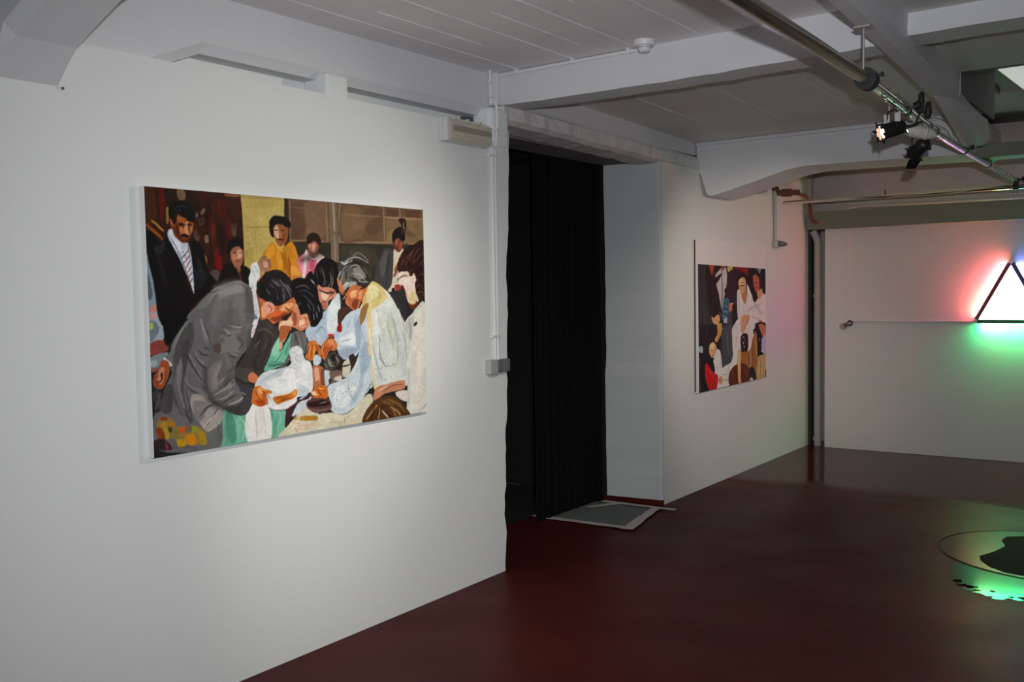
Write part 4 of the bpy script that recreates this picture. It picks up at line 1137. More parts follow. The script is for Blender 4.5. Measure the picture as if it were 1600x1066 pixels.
(3, 50, 24, 18, 28, 349, 928, 383, 848),
(3, 160, 96, 20, 18, 620, 747, 645, 667),
(3, 226, 156, 44, 16, 593, 741, 605, 699),
(3, 190, 86, 110, 19, 769, 723, 775, 679),
(3, 234, 150, 166, 15, 718, 711, 724, 673),
(3, 226, 140, 70, 10, 472, 204, 485, 164),
(3, 150, 66, 24, 9, 500, 198, 504, 151),
(3, 150, 66, 24, 9, 577, 143, 638, 157),
(3, 236, 150, 70, 7, 593, 166, 643, 165),
(3, 236, 150, 70, 7, 769, 361, 758, 329),
(3, 130, 60, 24, 7, 786, 365, 801, 335),
(3, 226, 140, 80, 9, 857, 373, 890, 359),
(3, 140, 60, 28, 7, 828, 325, 845, 357),
(3, 150, 80, 54, 14, 815, 252, 819, 202),
(3, 220, 150, 116, 11, 783, 267, 781, 226),
(3, 190, 96, 40, 11, 818, 169, 828, 135),
(3, 120, 84, 78, 9, 741, 127, 795, 130),
(3, 30, 24, 22, 13, 882, 264, 899, 279),
(3, 110, 104, 98, 9, 866, 294, 871, 277),
(3, 226, 216, 190, 23, 687, 76, 644, 28),
(3, 190, 180, 150, 19, 836, 51, 919, 8),
(3, 214, 190, 160, 19, 727, 31, 791, 23),
(3, 40, 37, 35, 15, 503, 441, 468, 389),
(3, 84, 78, 72, 11, 529, 467, 562, 439),
(3, 40, 37, 35, 14, 457, 336, 465, 278),
(3, 84, 78, 74, 11, 526, 406, 510, 360),
(3, 50, 32, 18, 21, 1090, -17, 1126, 63),
(3, 150, 104, 58, 19, 1178, 82, 1248, 63),
(3, 60, 38, 20, 18, 1263, -13, 1318, -7),
(3, 120, 60, 34, 10, 17, 292, 21, 264),
(3, 214, 140, 96, 7, 38, 318, 54, 321),
(1, 24, 22, 22, 0, 100, 888, 110, 914, 137, 928, 178, 927, 202, 908, 202, 861, 190, 857, 176, 874, 156, 873, 135, 884, 126, 857, 116, 843, 105, 861),
(1, 196, 110, 60, 0, 144, 831, 158, 832, 161, 818, 147, 813),
(1, 104, 46, 24, 0, 144, 796, 174, 797, 170, 779, 150, 781),
(1, 172, 90, 44, 0, 136, 872, 159, 869, 162, 856, 135, 855),
(2, 38, 18, 12, 4, 137, 845, 154, 845),
(2, 38, 18, 12, 4, 167, 846, 188, 849),
(2, 88, 38, 18, 5, 177, 842, 180, 817),
(2, 22, 14, 12, 8, 146, 805, 161, 809, 178, 803),
(2, 216, 150, 98, 5, 169, 843, 166, 817),
(2, 160, 84, 50, 4, 153, 794, 168, 793),
(2, 70, 30, 16, 6, 125, 845, 131, 816, 145, 796),
(2, 72, 70, 72, 3, 120, 903, 151, 914, 177, 907),
(2, 72, 70, 72, 3, 130, 892, 150, 899),
(2, 60, 58, 62, 3, 97, 803, 128, 752, 163, 670, 185, 611),
(2, 60, 58, 62, 3, 173, 771, 178, 723),
(1, 166, 102, 74, 0, 358, 758, 389, 774, 419, 772, 420, 728, 403, 695, 383, 699, 365, 721),
(1, 222, 170, 140, 0, 396, 759, 414, 756, 410, 728, 391, 728),
(1, 196, 130, 98, 0, 369, 743, 384, 740, 383, 718, 372, 721),
(1, 24, 20, 18, 0, 342, 750, 354, 779, 382, 800, 412, 795, 425, 775, 420, 759, 398, 774, 366, 760, 358, 738, 347, 744),
(2, 30, 16, 14, 3, 373, 746, 388, 748),
(2, 30, 16, 14, 3, 400, 748, 415, 747),
(2, 140, 78, 56, 3, 394, 743, 398, 728),
(2, 126, 48, 42, 4, 387, 714, 405, 717),
(2, 150, 60, 60, 4, 397, 670, 410, 646),
(2, 120, 64, 46, 7, 386, 693, 393, 672),
(1, 150, 88, 50, 0, 571, 847, 588, 866, 625, 867, 637, 843, 632, 804, 610, 780, 586, 795),
(1, 216, 168, 130, 0, 578, 849, 598, 861, 601, 812, 583, 815),
(1, 24, 22, 20, 0, 552, 857, 559, 885, 589, 902, 630, 893, 641, 861, 617, 867, 588, 866, 573, 847, 575, 813, 559, 823),
(2, 26, 16, 12, 4, 579, 843, 597, 841),
(2, 26, 16, 12, 4, 612, 840, 632, 843),
(2, 30, 16, 12, 7, 594, 804, 626, 806),
(2, 196, 120, 76, 5, 609, 839, 609, 813),
(2, 100, 52, 28, 6, 632, 830, 619, 790),
(2, 238, 166, 56, 7, 582, 790, 601, 763, 619, 759),
(2, 150, 85, 15, 6, 630, 758, 636, 686),
(2, 150, 85, 15, 6, 543, 724, 554, 686),
(1, 226, 152, 42, 0, 536, 762, 569, 782, 578, 750, 543, 724),
(1, 228, 230, 228, 0, 459, 702, 487, 710, 499, 682, 493, 652, 462, 633, 454, 620, 444, 647, 454, 672),
(2, 176, 182, 184, 4, 462, 685, 478, 647),
(2, 176, 182, 184, 4, 453, 628, 465, 608),
(2, 176, 182, 184, 4, 475, 698, 490, 672),
(3, 150, 147, 146, 40, 288, 610, 399, 631),
(3, 90, 87, 86, 34, 352, 548, 349, 467),
(3, 132, 129, 128, 40, 293, 561, 276, 488),
(3, 82, 79, 78, 28, 429, 609, 454, 527),
(3, 124, 121, 120, 28, 397, 572, 410, 484),
(3, 38, 18, 14, 39, 262, 936, 259, 827),
(3, 38, 18, 14, 40, 316, 830, 329, 757),
(3, 38, 20, 15, 32, 220, 945, 232, 862),
(2, 96, 28, 20, 4, 59, 951, 64, 888),
(2, 96, 28, 20, 5, 347, 886, 351, 813),
(2, 96, 28, 20, 5, 210, 849, 216, 808),
(2, 110, 84, 66, 4, 236, 898, 247, 908),
(2, 110, 84, 66, 4, 202, 807, 210, 796),
(2, 110, 84, 66, 4, 383, 833, 390, 814),
(1, 34, 31, 33, 0, 485, 600, 512, 653, 569, 681, 612, 677, 658, 642, 679, 596, 672, 565, 649, 553, 619, 545, 597, 535, 575, 532, 549, 555, 511, 560, 491, 579),
(3, 84, 80, 86, 25, 567, 640, 610, 614, 626, 571),
(3, 20, 18, 18, 23, 513, 623, 514, 581),
(2, 136, 134, 140, 5, 578, 632, 610, 597, 620, 553),
(2, 136, 134, 140, 5, 600, 642, 639, 601, 656, 569),
(2, 136, 134, 140, 5, 628, 632, 657, 595),
(2, 104, 100, 108, 5, 545, 623, 577, 602, 587, 561),
(2, 104, 100, 108, 5, 529, 604, 549, 582),
(2, 104, 100, 108, 5, 562, 640, 583, 619),
(2, 24, 22, 24, 6, 594, 623, 615, 584),
(2, 24, 22, 24, 6, 567, 615, 585, 578),
(2, 24, 22, 24, 6, 611, 649, 644, 619),
(1, 200, 108, 58, 0, 496, 568, 527, 555, 575, 535, 619, 545, 672, 570, 680, 552, 671, 535, 652, 505, 623, 491, 595, 474, 562, 467, 536, 490, 498, 482, 491, 530),
(1, 234, 164, 114, 0, 500, 530, 527, 546, 533, 504, 505, 491),
(1, 230, 156, 106, 0, 597, 526, 653, 548, 666, 535, 630, 517, 603, 514),
(1, 142, 62, 32, 0, 546, 484, 607, 505, 649, 507, 620, 487, 584, 471),
(1, 216, 96, 44, 0, 552, 507, 596, 515, 607, 502, 563, 490),
(1, 228, 156, 130, 0, 526, 551, 560, 546, 566, 516, 537, 507, 522, 525),
(2, 160, 60, 50, 5, 536, 538, 555, 527, 544, 512),
(2, 46, 24, 20, 6, 624, 529, 650, 513),
(2, 36, 26, 28, 10, 604, 486, 645, 497, 660, 514),
(2, 140, 60, 30, 5, 495, 550, 500, 486),
(2, 140, 60, 30, 5, 575, 520, 591, 530),
(2, 244, 196, 160, 4, 511, 547, 543, 553),
(2, 244, 196, 160, 4, 608, 535, 642, 546),
(1, 205, 128, 90, 0, 663, 518, 692, 526, 714, 472, 743, 480, 755, 453, 725, 434, 706, 426, 677, 441, 655, 455),
(1, 238, 194, 158, 0, 696, 473, 726, 467, 721, 445, 698, 446),
(1, 158, 80, 50, 0, 663, 507, 680, 500, 679, 454, 661, 460),
(1, 232, 186, 150, 0, 606, 471, 656, 474, 657, 455, 594, 450),
(1, 170, 92, 54, 0, 594, 450, 650, 449, 626, 414, 595, 398),
(2, 136, 50, 40, 5, 704, 447, 733, 455),
(2, 238, 224, 214, 3, 716, 447, 729, 452),
(2, 120, 60, 40, 5, 719, 485, 737, 478),
(2, 130, 60, 36, 6, 674, 440, 704, 426, 727, 436),
(1, 22, 20, 21, 0, 661, 630, 713, 649, 770, 624, 807, 577, 828, 514, 821, 476, 779, 441, 760, 469, 749, 507, 720, 502, 698, 533, 710, 543, 676, 560),
(2, 92, 94, 104, 5, 683, 610, 724, 618, 760, 603),
(2, 92, 94, 104, 5, 722, 578, 768, 542, 779, 506),
(2, 92, 94, 104, 5, 745, 542, 762, 513),
(2, 56, 56, 62, 8, 694, 592, 737, 596, 781, 569),
(2, 56, 56, 62, 8, 736, 569, 791, 515),
(2, 150, 156, 166, 4, 791, 506, 796, 477),
(2, 150, 156, 166, 4, 801, 532, 812, 505),
(2, 150, 156, 166, 4, 774, 497, 778, 474),
(1, 196, 130, 105, 0, 804, 618, 830, 609, 866, 609, 904, 595, 900, 574, 865, 562, 858, 544, 833, 535, 810, 557),
(1, 234, 188, 164, 0, 823, 586, 860, 575, 847, 553, 826, 563),
(1, 158, 88, 68, 0, 868, 595, 903, 589, 877, 571),
(1, 170, 98, 80, 0, 823, 548, 850, 550, 842, 535, 827, 532),
(2, 38, 24, 22, 6, 811, 600, 841, 586, 872, 584, 899, 586),
(2, 116, 42, 40, 4, 828, 550, 852, 549),
(2, 240, 210, 190, 4, 843, 575, 840, 559),
(2, 92, 94, 100, 6, 832, 688, 843, 641, 835, 617),
(2, 124, 114, 104, 5, 874, 677, 880, 631, 859, 608),
(2, 50, 50, 56, 7, 796, 685, 804, 640),
(2, 14, 13, 14, 8, 856, 686, 857, 627),
(2, 14, 13, 14, 8, 819, 668, 818, 618),
(1, 204, 120, 78, 0, 917, 648, 941, 631, 954, 598, 940, 588, 921, 617),
(1, 196, 108, 62, 0, 992, 608, 1031, 617, 1073, 603, 1050, 565, 1030, 537, 1028, 507, 995, 513, 964, 548, 957, 571, 978, 589),
(1, 234, 168, 116, 0, 991, 585, 1030, 594, 1037, 573, 998, 560),
(1, 128, 60, 36, 0, 1003, 545, 1037, 556, 1028, 512, 1004, 516),
(1, 222, 144, 100, 0, 1040, 579, 1064, 593, 1059, 559, 1042, 555),
(1, 210, 128, 88, 0, 962, 548, 984, 538, 989, 521, 971, 529),
(2, 20, 18, 18, 5, 942, 571, 966, 594, 989, 613),
(2, 20, 18, 18, 5, 940, 568, 952, 552, 969, 566),
(2, 20, 18, 18, 5, 947, 574, 967, 568),
(2, 150, 70, 44, 5, 979, 538, 1002, 521),
(2, 150, 70, 44, 6, 1030, 584, 1042, 567),
(2, 244, 200, 160, 4, 1001, 588, 1025, 592),
(2, 166, 162, 154, 6, 957, 715, 995, 734, 1048, 739, 1103, 717),
(2, 166, 162, 154, 6, 994, 697, 1034, 706, 1088, 677),
(2, 166, 162, 154, 5, 955, 678, 942, 641, 928, 617),
(2, 166, 162, 154, 6, 1006, 669, 1058, 660, 1093, 629),
(2, 166, 162, 154, 6, 1032, 641, 1071, 631, 1113, 631),
(2, 166, 162, 154, 5, 960, 627, 1005, 631, 1031, 620),
(2, 38, 35, 32, 9, 969, 704, 1021, 720, 1073, 707),
(2, 38, 35, 32, 9, 1059, 697, 1098, 660, 1113, 620),
(2, 38, 35, 32, 9, 993, 650, 1032, 641, 1047, 616),
(2, 38, 35, 32, 9, 1086, 610, 1054, 599),
(2, 38, 35, 32, 9, 975, 678, 967, 645),
(2, 216, 212, 202, 7, 942, 719, 963, 709, 985, 724),
(2, 216, 212, 202, 6, 937, 677, 922, 648),
(2, 216, 212, 202, 7, 954, 617, 982, 627),
(2, 116, 50, 22, 4, 745, 364, 735, 323),
(2, 116, 50, 22, 4, 765, 363, 755, 307),
(2, 116, 50, 22, 4, 784, 366, 799, 314),
(2, 116, 50, 22, 4, 834, 359, 813, 309),
(2, 116, 50, 22, 4, 858, 353, 833, 308),
(2, 116, 50, 22, 4, 886, 365, 850, 329),
(2, 242, 168, 88, 4, 754, 363, 743, 317),
(2, 242, 168, 88, 4, 774, 362, 773, 312),
(2, 242, 168, 88, 4, 825, 361, 819, 321),
(2, 242, 168, 88, 4, 871, 377, 893, 356),
(2, 240, 200, 160, 3, 853, 376, 878, 379),
(2, 128, 54, 20, 4, 456, 201, 498, 144),
(2, 128, 54, 20, 4, 484, 207, 533, 163),
(2, 128, 54, 20, 4, 553, 165, 619, 164, 661, 183),
(2, 128, 54, 20, 4, 574, 145, 630, 154),
(2, 128, 54, 20, 4, 781, 181, 815, 141),
(2, 128, 54, 20, 4, 799, 188, 834, 158),
(2, 246, 174, 98, 5, 469, 208, 513, 199),
(2, 246, 174, 98, 5, 574, 168, 644, 175),
(2, 246, 174, 98, 5, 793, 180, 822, 172),
(2, 252, 226, 190, 3, 479, 211, 500, 211),
(2, 252, 226, 190, 3, 792, 148, 768, 164),
(2, 172, 170, 162, 5, 850, 303, 862, 273, 888, 267),
(2, 140, 138, 130, 4, 894, 309, 913, 284),
(2, 140, 138, 130, 4, 832, 281, 846, 262),
(2, 30, 24, 22, 6, 876, 315, 884, 287),
(2, 30, 24, 22, 7, 924, 261, 981, 266),
(2, 146, 162, 178, 6, 1027, 490, 1013, 443, 1032, 403),
(2, 146, 162, 178, 5, 931, 370, 987, 379),
(2, 146, 162, 178, 6, 1051, 423, 1076, 346, 1034, 289),
(2, 146, 162, 178, 5, 987, 463, 967, 426),
(2, 126, 146, 166, 6, 1170, 331, 1169, 283, 1212, 239),
(2, 126, 146, 166, 6, 1158, 390, 1178, 360),
(2, 168, 174, 168, 7, 1245, 494, 1271, 405, 1254, 315),
(2, 168, 174, 168, 7, 1302, 502, 1343, 392, 1325, 271),
(2, 168, 174, 168, 7, 1209, 241, 1280, 246),
(2, 190, 180, 140, 7, 1215, 456, 1231, 395),
(1, 150, 110, 54, 0, 1054, 508, 1103, 536, 1080, 468, 1049, 440),
(2, 228, 226, 214, 9, 1105, 421, 1126, 247),
(2, 228, 226, 214, 9, 1148, 506, 1158, 400),
(2, 196, 206, 214, 8, 940, 176, 1018, 198),
(2, 196, 206, 214, 8, 913, 113, 978, 144),
(2, 98, 62, 54, 5, 1338, 720, 1368, 750, 1416, 782),
(2, 98, 62, 54, 5, 1396, 711, 1442, 742, 1477, 773),
(2, 98, 62, 54, 5, 1440, 651, 1471, 671, 1487, 649),
(2, 98, 62, 54, 5, 1423, 601, 1454, 617, 1478, 594),
(2, 98, 62, 54, 5, 1366, 681, 1398, 659),
(2, 98, 62, 54, 5, 1457, 712, 1480, 732),
(2, 98, 62, 54, 5, 1309, 739, 1339, 760),
(1, 228, 206, 190, 0, 1410, 671, 1426, 641, 1409, 619, 1397, 641),
(2, 26, 14, 12, 9, 1367, 731, 1403, 691),
(2, 26, 14, 12, 9, 1426, 691, 1454, 631),
(2, 50, 36, 36, 4, 1299, 636, 1336, 661, 1373, 656),
(2, 176, 178, 182, 4, 658, 351, 680, 332, 706, 339),
(2, 176, 178, 182, 4, 635, 317, 681, 277),
(2, 176, 178, 182, 4, 567, 269, 633, 282, 681, 268),
(2, 156, 164, 172, 4, 534, 254, 600, 275),
(2, 156, 164, 172, 4, 688, 205, 736, 183),
(2, 156, 164, 172, 4, 501, 240, 534, 254),
(1, 202, 202, 202, 0, 653, 358, 681, 367, 710, 339, 702, 293, 668, 304, 646, 328),
(2, 236, 234, 230, 8, 577, 242, 655, 245),
(2, 236, 234, 230, 8, 631, 203, 700, 232),
(2, 170, 166, 168, 4, 664, 341, 691, 318),
(2, 170, 166, 168, 4, 657, 324, 685, 305),
(2, 70, 134, 106, 5, 535, 297, 579, 320, 614, 371),
(2, 70, 134, 106, 5, 660, 412, 613, 336),
(2, 70, 134, 106, 5, 604, 397, 602, 345),
(2, 150, 206, 180, 5, 557, 313, 602, 354),
(2, 150, 206, 180, 5, 649, 421, 636, 378),
(2, 96, 90, 86, 6, 476, 437, 518, 444, 560, 417),
(2, 96, 90, 86, 6, 463, 379, 496, 402),
(2, 40, 36, 34, 6, 507, 428, 472, 327),
(2, 40, 36, 34, 6, 549, 400, 493, 300),
(2, 60, 58, 58, 5, 672, 420, 687, 367),
(2, 60, 58, 58, 5, 700, 419, 716, 356),
(2, 130, 128, 126, 4, 685, 420, 704, 361),
]
ART2 = [
(0, 30, 28, 30, 0, -57, 970, 1471, 979, 1452, -40, -81, -11),
(1, 44, 46, 48, 0, 0, 954, 175, 951, 200, 723, 324, 524, 283, 351, 72, 337, -15, 366),
(1, 30, 32, 36, 0, 22, 699, 169, 686, 222, 367, 43, 363),
(1, 146, 56, 32, 0, 190, 952, 284, 951, 295, 883, 228, 876),
(1, 172, 162, 157, 0, 357, 909, 439, 926, 535, 898, 511, 723, 434, 695, 355, 810),
(1, 22, 20, 22, 0, 289, 877, 402, 810, 419, 572, 293, 525, 170, 698),
(2, 28, 26, 28, 16, 439, 905, 449, 773, 452, 622),
(1, 184, 124, 84, 0, 561, 927, 653, 932, 629, 887, 573, 889),
(1, 112, 20, 20, 0, 740, 938, 960, 937, 973, 894, 848, 879),
(1, 46, 24, 28, 0, 540, 850, 779, 880, 770, 459, 576, 697),
(1, 160, 60, 50, 0, 405, 942, 516, 941, 484, 912, 420, 916),
(1, 70, 106, 126, 0, 478, 685, 592, 684, 598, 542, 443, 531),
(2, 30, 40, 60, 12, 493, 634, 574, 620),
(2, 170, 200, 210, 10, 477, 596, 573, 575),
(2, 30, 40, 60, 12, 476, 558, 566, 549),
(1, 204, 122, 82, 0, 581, 648, 707, 660, 726, 592, 606, 583),
(1, 86, 92, 98, 0, 490, 504, 637, 515, 675, 410, 631, 204, 467, 157, 412, 269),
(2, 120, 126, 130, 18, 554, 466, 567, 285),
(1, 34, 44, 38, 0, 427, 508, 545, 505, 537, 441, 457, 419),
(1, 196, 140, 92, 0, 242, 551, 356, 567, 399, 534, 364, 498, 286, 498),
(1, 192, 142, 84, 0, 363, 473, 423, 496, 434, 420, 329, 334, 277, 364),
(1, 30, 44, 34, 0, 240, 489, 363, 485, 346, 423, 253, 365),
(1, 24, 18, 20, 0, 745, 866, 882, 895, 1021, 817, 1020, 749, 777, 775),
(1, 202, 197, 186, 0, 770, 759, 827, 720, 934, 693, 971, 789, 1077, 722, 1092, 585, 1068, 449, 1054, 312, 946, 234, 783, 270, 664, 199, 482, 105, 418, 127, 631, 227, 651, 382, 753, 459, 760, 617),
(1, 198, 142, 114, 0, 789, 851, 882, 871, 944, 816, 935, 760, 851, 738, 794, 788),
(2, 70, 40, 36, 10, 812, 815, 846, 807),
(1, 170, 120, 80, 0, 845, 738, 932, 749, 919, 669, 871, 696),
(2, 160, 156, 146, 19, 808, 643, 821, 457),
(2, 170, 164, 154, 17, 979, 506, 1012, 342),
(2, 176, 172, 162, 19, 700, 330, 732, 250),
(1, 184, 182, 174, 0, 1090, 665, 1238, 722, 1378, 744, 1381, 495, 1270, 453, 1016, 529, 939, 612),
(1, 48, 30, 24, 0, 1066, 896, 1205, 918, 1293, 862, 1283, 750, 1128, 733, 1078, 804),
(1, 174, 98, 66, 0, 1094, 872, 1189, 877, 1210, 791, 1136, 760, 1086, 804),
(1, 196, 130, 100, 0, 1165, 763, 1277, 792, 1313, 736, 1201, 708),
(1, 40, 60, 80, 0, 1169, 949, 1261, 948, 1249, 903, 1186, 913),
(1, 26, 24, 28, 0, 1280, 945, 1393, 945, 1390, 750, 1295, 764),
(1, 26, 22, 24, 0, 1086, 469, 1214, 458, 1287, 371, 1266, 217, 1154, 196, 1103, 392),
(1, 198, 152, 122, 0, 847, 536, 988, 560, 914, 427, 837, 401),
(1, 184, 112, 80, 0, 1218, 469, 1308, 469, 1374, 353, 1314, 361),
(1, 152, 158, 172, 0, 1283, 354, 1386, 366, 1383, 221, 1281, 227),
(1, 154, 104, 52, 0, 766, 245, 1064, 257, 1122, 419, 1165, 390, 1159, 84, 1006, 39, 761, 33),
(2, 196, 140, 70, 23, 806, 219, 809, 5),
(2, 120, 70, 34, 17, 939, 237, 929, 102),
(2, 190, 140, 80, 20, 1121, 392, 1140, 225),
(2, 180, 120, 64, 19, 1027, 232, 1024, 68),
(1, 34, 25, 25, 0, 820, 377, 889, 401, 962, 344, 942, 248, 869, 231, 814, 285),
(2, 190, 190, 180, 13, 854, 363, 888, 334),
(2, 180, 176, 160, 13, 863, 302, 898, 291),
(1, 96, 40, 30, 0, 563, 102, 663, 162, 902, 161, 996, 97, 991, 13, 795, -4, 574, 11),
(2, 160, 90, 60, 16, 662, 136, 627, 48),
(2, 170, 120, 80, 19, 781, 154, 778, 1),
(2, 130, 60, 40, 17, 901, 132, 906, 23),
(1, 202, 196, 186, 0, 418, 116, 563, 144, 546, 80, 561, 8, 337, 7, 385, 56),
(1, 206, 204, 200, 0, 281, 264, 381, 296, 427, 217, 452, 88, 374, 4, 323, 99),
(1, 18, 16, 18, 0, 6, 245, 129, 261, 265, 228, 128, 213, 159, 12, 12, 13),
(1, 18, 22, 18, 0, 73, 362, 192, 356, 189, 245, 70, 241),
(1, 192, 22, 27, 0, 128, 210, 204, 222, 296, 139, 361, 93, 312, 9, 171, 4, 126, 115),
(1, 208, 168, 138, 0, 191, 341, 268, 364, 332, 324, 315, 260, 238, 246, 190, 292),
(2, 90, 50, 40, 10, 236, 310, 276, 312),
(2, 150, 80, 64, 10, 220, 274, 275, 275),
(1, 208, 156, 106, 0, 351, 75, 433, 80, 451, 37, 384, 22),
(1, 70, 56, 46, 0, 8, 341, 66, 314, 52, 242, 6, 245),
(1, 172, 142, 88, 0, 1153, 166, 1265, 203, 1398, 166, 1394, -9, 1150, 4),
(2, 214, 190, 140, 18, 1208, 137, 1187, 26),
(2, 120, 90, 50, 18, 1302, 158, 1281, 18),
(2, 206, 180, 126, 16, 1347, 141, 1338, 27),
(1, 120, 110, 100, 0, 988, 36, 1151, 43, 1187, -9, 1005, 1),
(2, 120, 80, 50, 13, 11, 943, 8, 604, 0, 17),
(3, 60, 62, 66, 37, 86, 915, 111, 723, 196, 527),
(3, 26, 28, 30, 48, 33, 532, 73, 386),
(3, 60, 46, 40, 19, 254, 937, 265, 892),
(3, 120, 112, 108, 27, 382, 897, 400, 723),
(3, 12, 12, 14, 39, 322, 723, 350, 573),
(3, 70, 40, 44, 33, 644, 813, 707, 644),
(3, 150, 92, 70, 21, 812, 841, 845, 749),
(3, 226, 178, 148, 19, 888, 849, 894, 776),
(3, 60, 36, 30, 17, 829, 825, 930, 821),
(3, 120, 60, 44, 15, 866, 759, 914, 760),
(3, 90, 50, 36, 17, 1112, 834, 1188, 835),
(3, 206, 130, 94, 18, 1166, 832, 1187, 763),
(3, 160, 156, 148, 37, 792, 670, 840, 510, 769, 406),
(3, 226, 222, 214, 38, 912, 655, 978, 452),
(3, 150, 146, 138, 30, 1018, 641, 1049, 395),
(3, 160, 154, 144, 29, 701, 383, 681, 227),
(3, 222, 216, 206, 29, 769, 406, 835, 297),
(3, 212, 208, 200, 40, 1126, 640, 1274, 666),
(3, 150, 146, 140, 31, 1087, 530, 1308, 469),
(3, 206, 202, 196, 31, 1312, 694, 1347, 524),
(3, 120, 126, 132, 28, 538, 467, 540, 261),
(3, 50, 54, 60, 32, 457, 419, 468, 215),
(3, 50, 54, 60, 24, 642, 437, 615, 231),
(3, 216, 178, 140, 17, 927, 507, 880, 428),
(3, 140, 84, 56, 16, 673, 631, 639, 593),
(3, 236, 60, 50, 23, 188, 184, 245, 56),
(3, 120, 12, 16, 23, 308, 100, 291, 20),
(3, 170, 166, 160, 24, 389, 245, 409, 117),
(3, 160, 110, 84, 15, 221, 305, 220, 268),
(3, 228, 190, 160, 15, 276, 339, 288, 289),
(3, 60, 24, 18, 41, 628, 74, 660, 18),
(3, 130, 64, 46, 29, 764, 142, 866, 121),
(3, 60, 24, 18, 30, 953, 87, 952, 19),
(3, 206, 150, 84, 21, 833, 190, 837, 56),
(3, 90, 56, 28, 26, 991, 207, 988, 43),
(3, 200, 146, 80, 18, 1142, 363, 1137, 114),
(3, 206, 180, 124, 22, 1264, 161, 1206, 53),
(3, 110, 84, 50, 18, 1339, 127, 1262, 20),
(3, 150, 120, 70, 18, 1208, 123, 1169, 28),
(0, 28, 26, 27, 0, -4, 951, 1389, 955, 1385, 734, 1126, 658, 740, 638, 499, 664, -15, 482),
(1, 40, 42, 44, 0, -1, 948, 138, 944, 147, 756, 185, 633, 209, 475, -13, 482),
(3, 56, 66, 64, 60, 64, 667, 116, 589, 127, 489),
(3, 32, 30, 31, 51, 43, 919, 52, 755),
(1, 24, 21, 22, 0, 137, 894, 205, 907, 260, 863, 343, 796, 398, 710, 417, 589, 309, 551, 253, 564, 174, 733, 128, 833),
(1, 150, 62, 36, 0, 204, 945, 290, 945, 282, 908, 257, 869, 226, 896),
(1, 176, 166, 166, 0, 338, 881, 425, 923, 505, 937, 541, 891, 532, 798, 485, 699, 432, 606, 405, 664, 370, 745, 336, 802, 401, 842, 316, 858),
(1, 24, 20, 22, 0, 312, 813, 316, 847, 424, 883, 431, 869, 372, 831),
(2, 28, 25, 22, 16, 435, 912, 444, 814, 449, 710, 425, 618),
(1, 140, 52, 46, 0, 425, 942, 505, 940, 461, 907),
(1, 196, 156, 98, 0, 557, 941, 655, 941, 646, 905, 601, 882, 564, 903),
(1, 124, 22, 30, 0, 716, 939, 968, 946, 950, 851, 886, 874, 746, 919),
(1, 40, 30, 34, 0, 654, 923, 808, 921, 871, 880, 790, 800, 757, 710, 679, 662, 574, 698, 501, 722, 494, 768, 546, 780, 548, 874),
(1, 54, 100, 112, 0, 463, 664, 544, 698, 588, 663, 579, 580, 555, 528, 452, 531),
(2, 28, 44, 62, 11, 484, 658, 558, 640),
(2, 28, 44, 62, 11, 469, 617, 557, 599),
(2, 28, 44, 62, 11, 475, 577, 556, 557),
(2, 110, 160, 170, 7, 499, 646, 558, 622),
(2, 110, 160, 170, 7, 483, 594, 557, 581),
(2, 110, 160, 170, 7, 467, 554, 541, 540),
(1, 204, 112, 66, 0, 580, 639, 649, 653, 709, 644, 716, 602, 647, 585, 587, 592),
(2, 236, 180, 140, 7, 588, 651, 710, 655),
(2, 236, 180, 140, 8, 709, 638, 721, 602),
(2, 236, 180, 140, 7, 647, 579, 708, 584),
(2, 140, 60, 34, 7, 633, 627, 678, 614),
(1, 168, 176, 182, 0, 474, 530, 548, 537, 555, 504, 481, 501),
(1, 64, 62, 66, 0, 556, 569, 647, 585, 644, 463, 539, 466),
(1, 22, 24, 28, 0, 648, 639, 740, 638, 769, 516, 737, 475, 644, 466),
(1, 204, 150, 96, 0, 298, 546, 366, 570, 387, 544, 365, 498, 322, 505),
(2, 110, 70, 40, 6, 316, 540, 351, 510),
(2, 176, 166, 150, 7, 246, 559, 266, 518, 322, 494),
(2, 176, 166, 150, 7, 388, 590, 416, 549),
(1, 170, 122, 66, 0, 365, 487, 423, 502, 422, 470, 364, 472),
(1, 26, 20, 22, 0, 744, 836, 792, 866, 870, 877, 950, 845, 965, 789, 933, 801, 902, 850, 807, 849),
(1, 200, 150, 104, 0, 775, 836, 839, 866, 902, 856, 933, 820, 925, 746, 883, 703, 828, 715, 790, 770),
(1, 222, 178, 134, 0, 783, 830, 838, 855, 877, 801, 806, 797),
(2, 70, 40, 30, 9, 798, 789, 893, 798),
(2, 150, 90, 64, 9, 893, 819, 912, 746),
(2, 150, 90, 64, 9, 820, 734, 867, 728),
(1, 170, 110, 76, 0, 867, 728, 940, 740, 930, 660, 890, 654, 835, 697),
(1, 202, 199, 192, 0, 750, 752, 805, 758, 851, 685, 914, 648, 947, 709, 957, 802, 1013, 777, 1094, 684, 1228, 696, 1368, 747, 1371, 461, 1258, 458, 1123, 482, 960, 536, 864, 551, 800, 528, 754, 541, 741, 662),
(3, 168, 172, 178, 38, 781, 722, 785, 577),
(3, 226, 222, 214, 39, 996, 734, 1027, 634),
(3, 172, 168, 164, 41, 1126, 633, 1294, 554),
(3, 180, 178, 178, 29, 865, 636, 896, 562),
(2, 160, 156, 150, 10, 961, 586, 1109, 621, 1227, 632),
(2, 160, 156, 150, 10, 1058, 534, 1225, 510),
(2, 160, 156, 150, 10, 948, 758, 979, 672),
(1, 24, 20, 22, 0, 967, 900, 1082, 921, 1232, 899, 1283, 836, 1247, 772, 1160, 671, 1093, 665, 1045, 746, 965, 814),
(1, 166, 88, 62, 0, 1090, 890, 1140, 898, 1215, 861, 1222, 804, 1212, 747, 1162, 740, 1112, 778, 1088, 834),
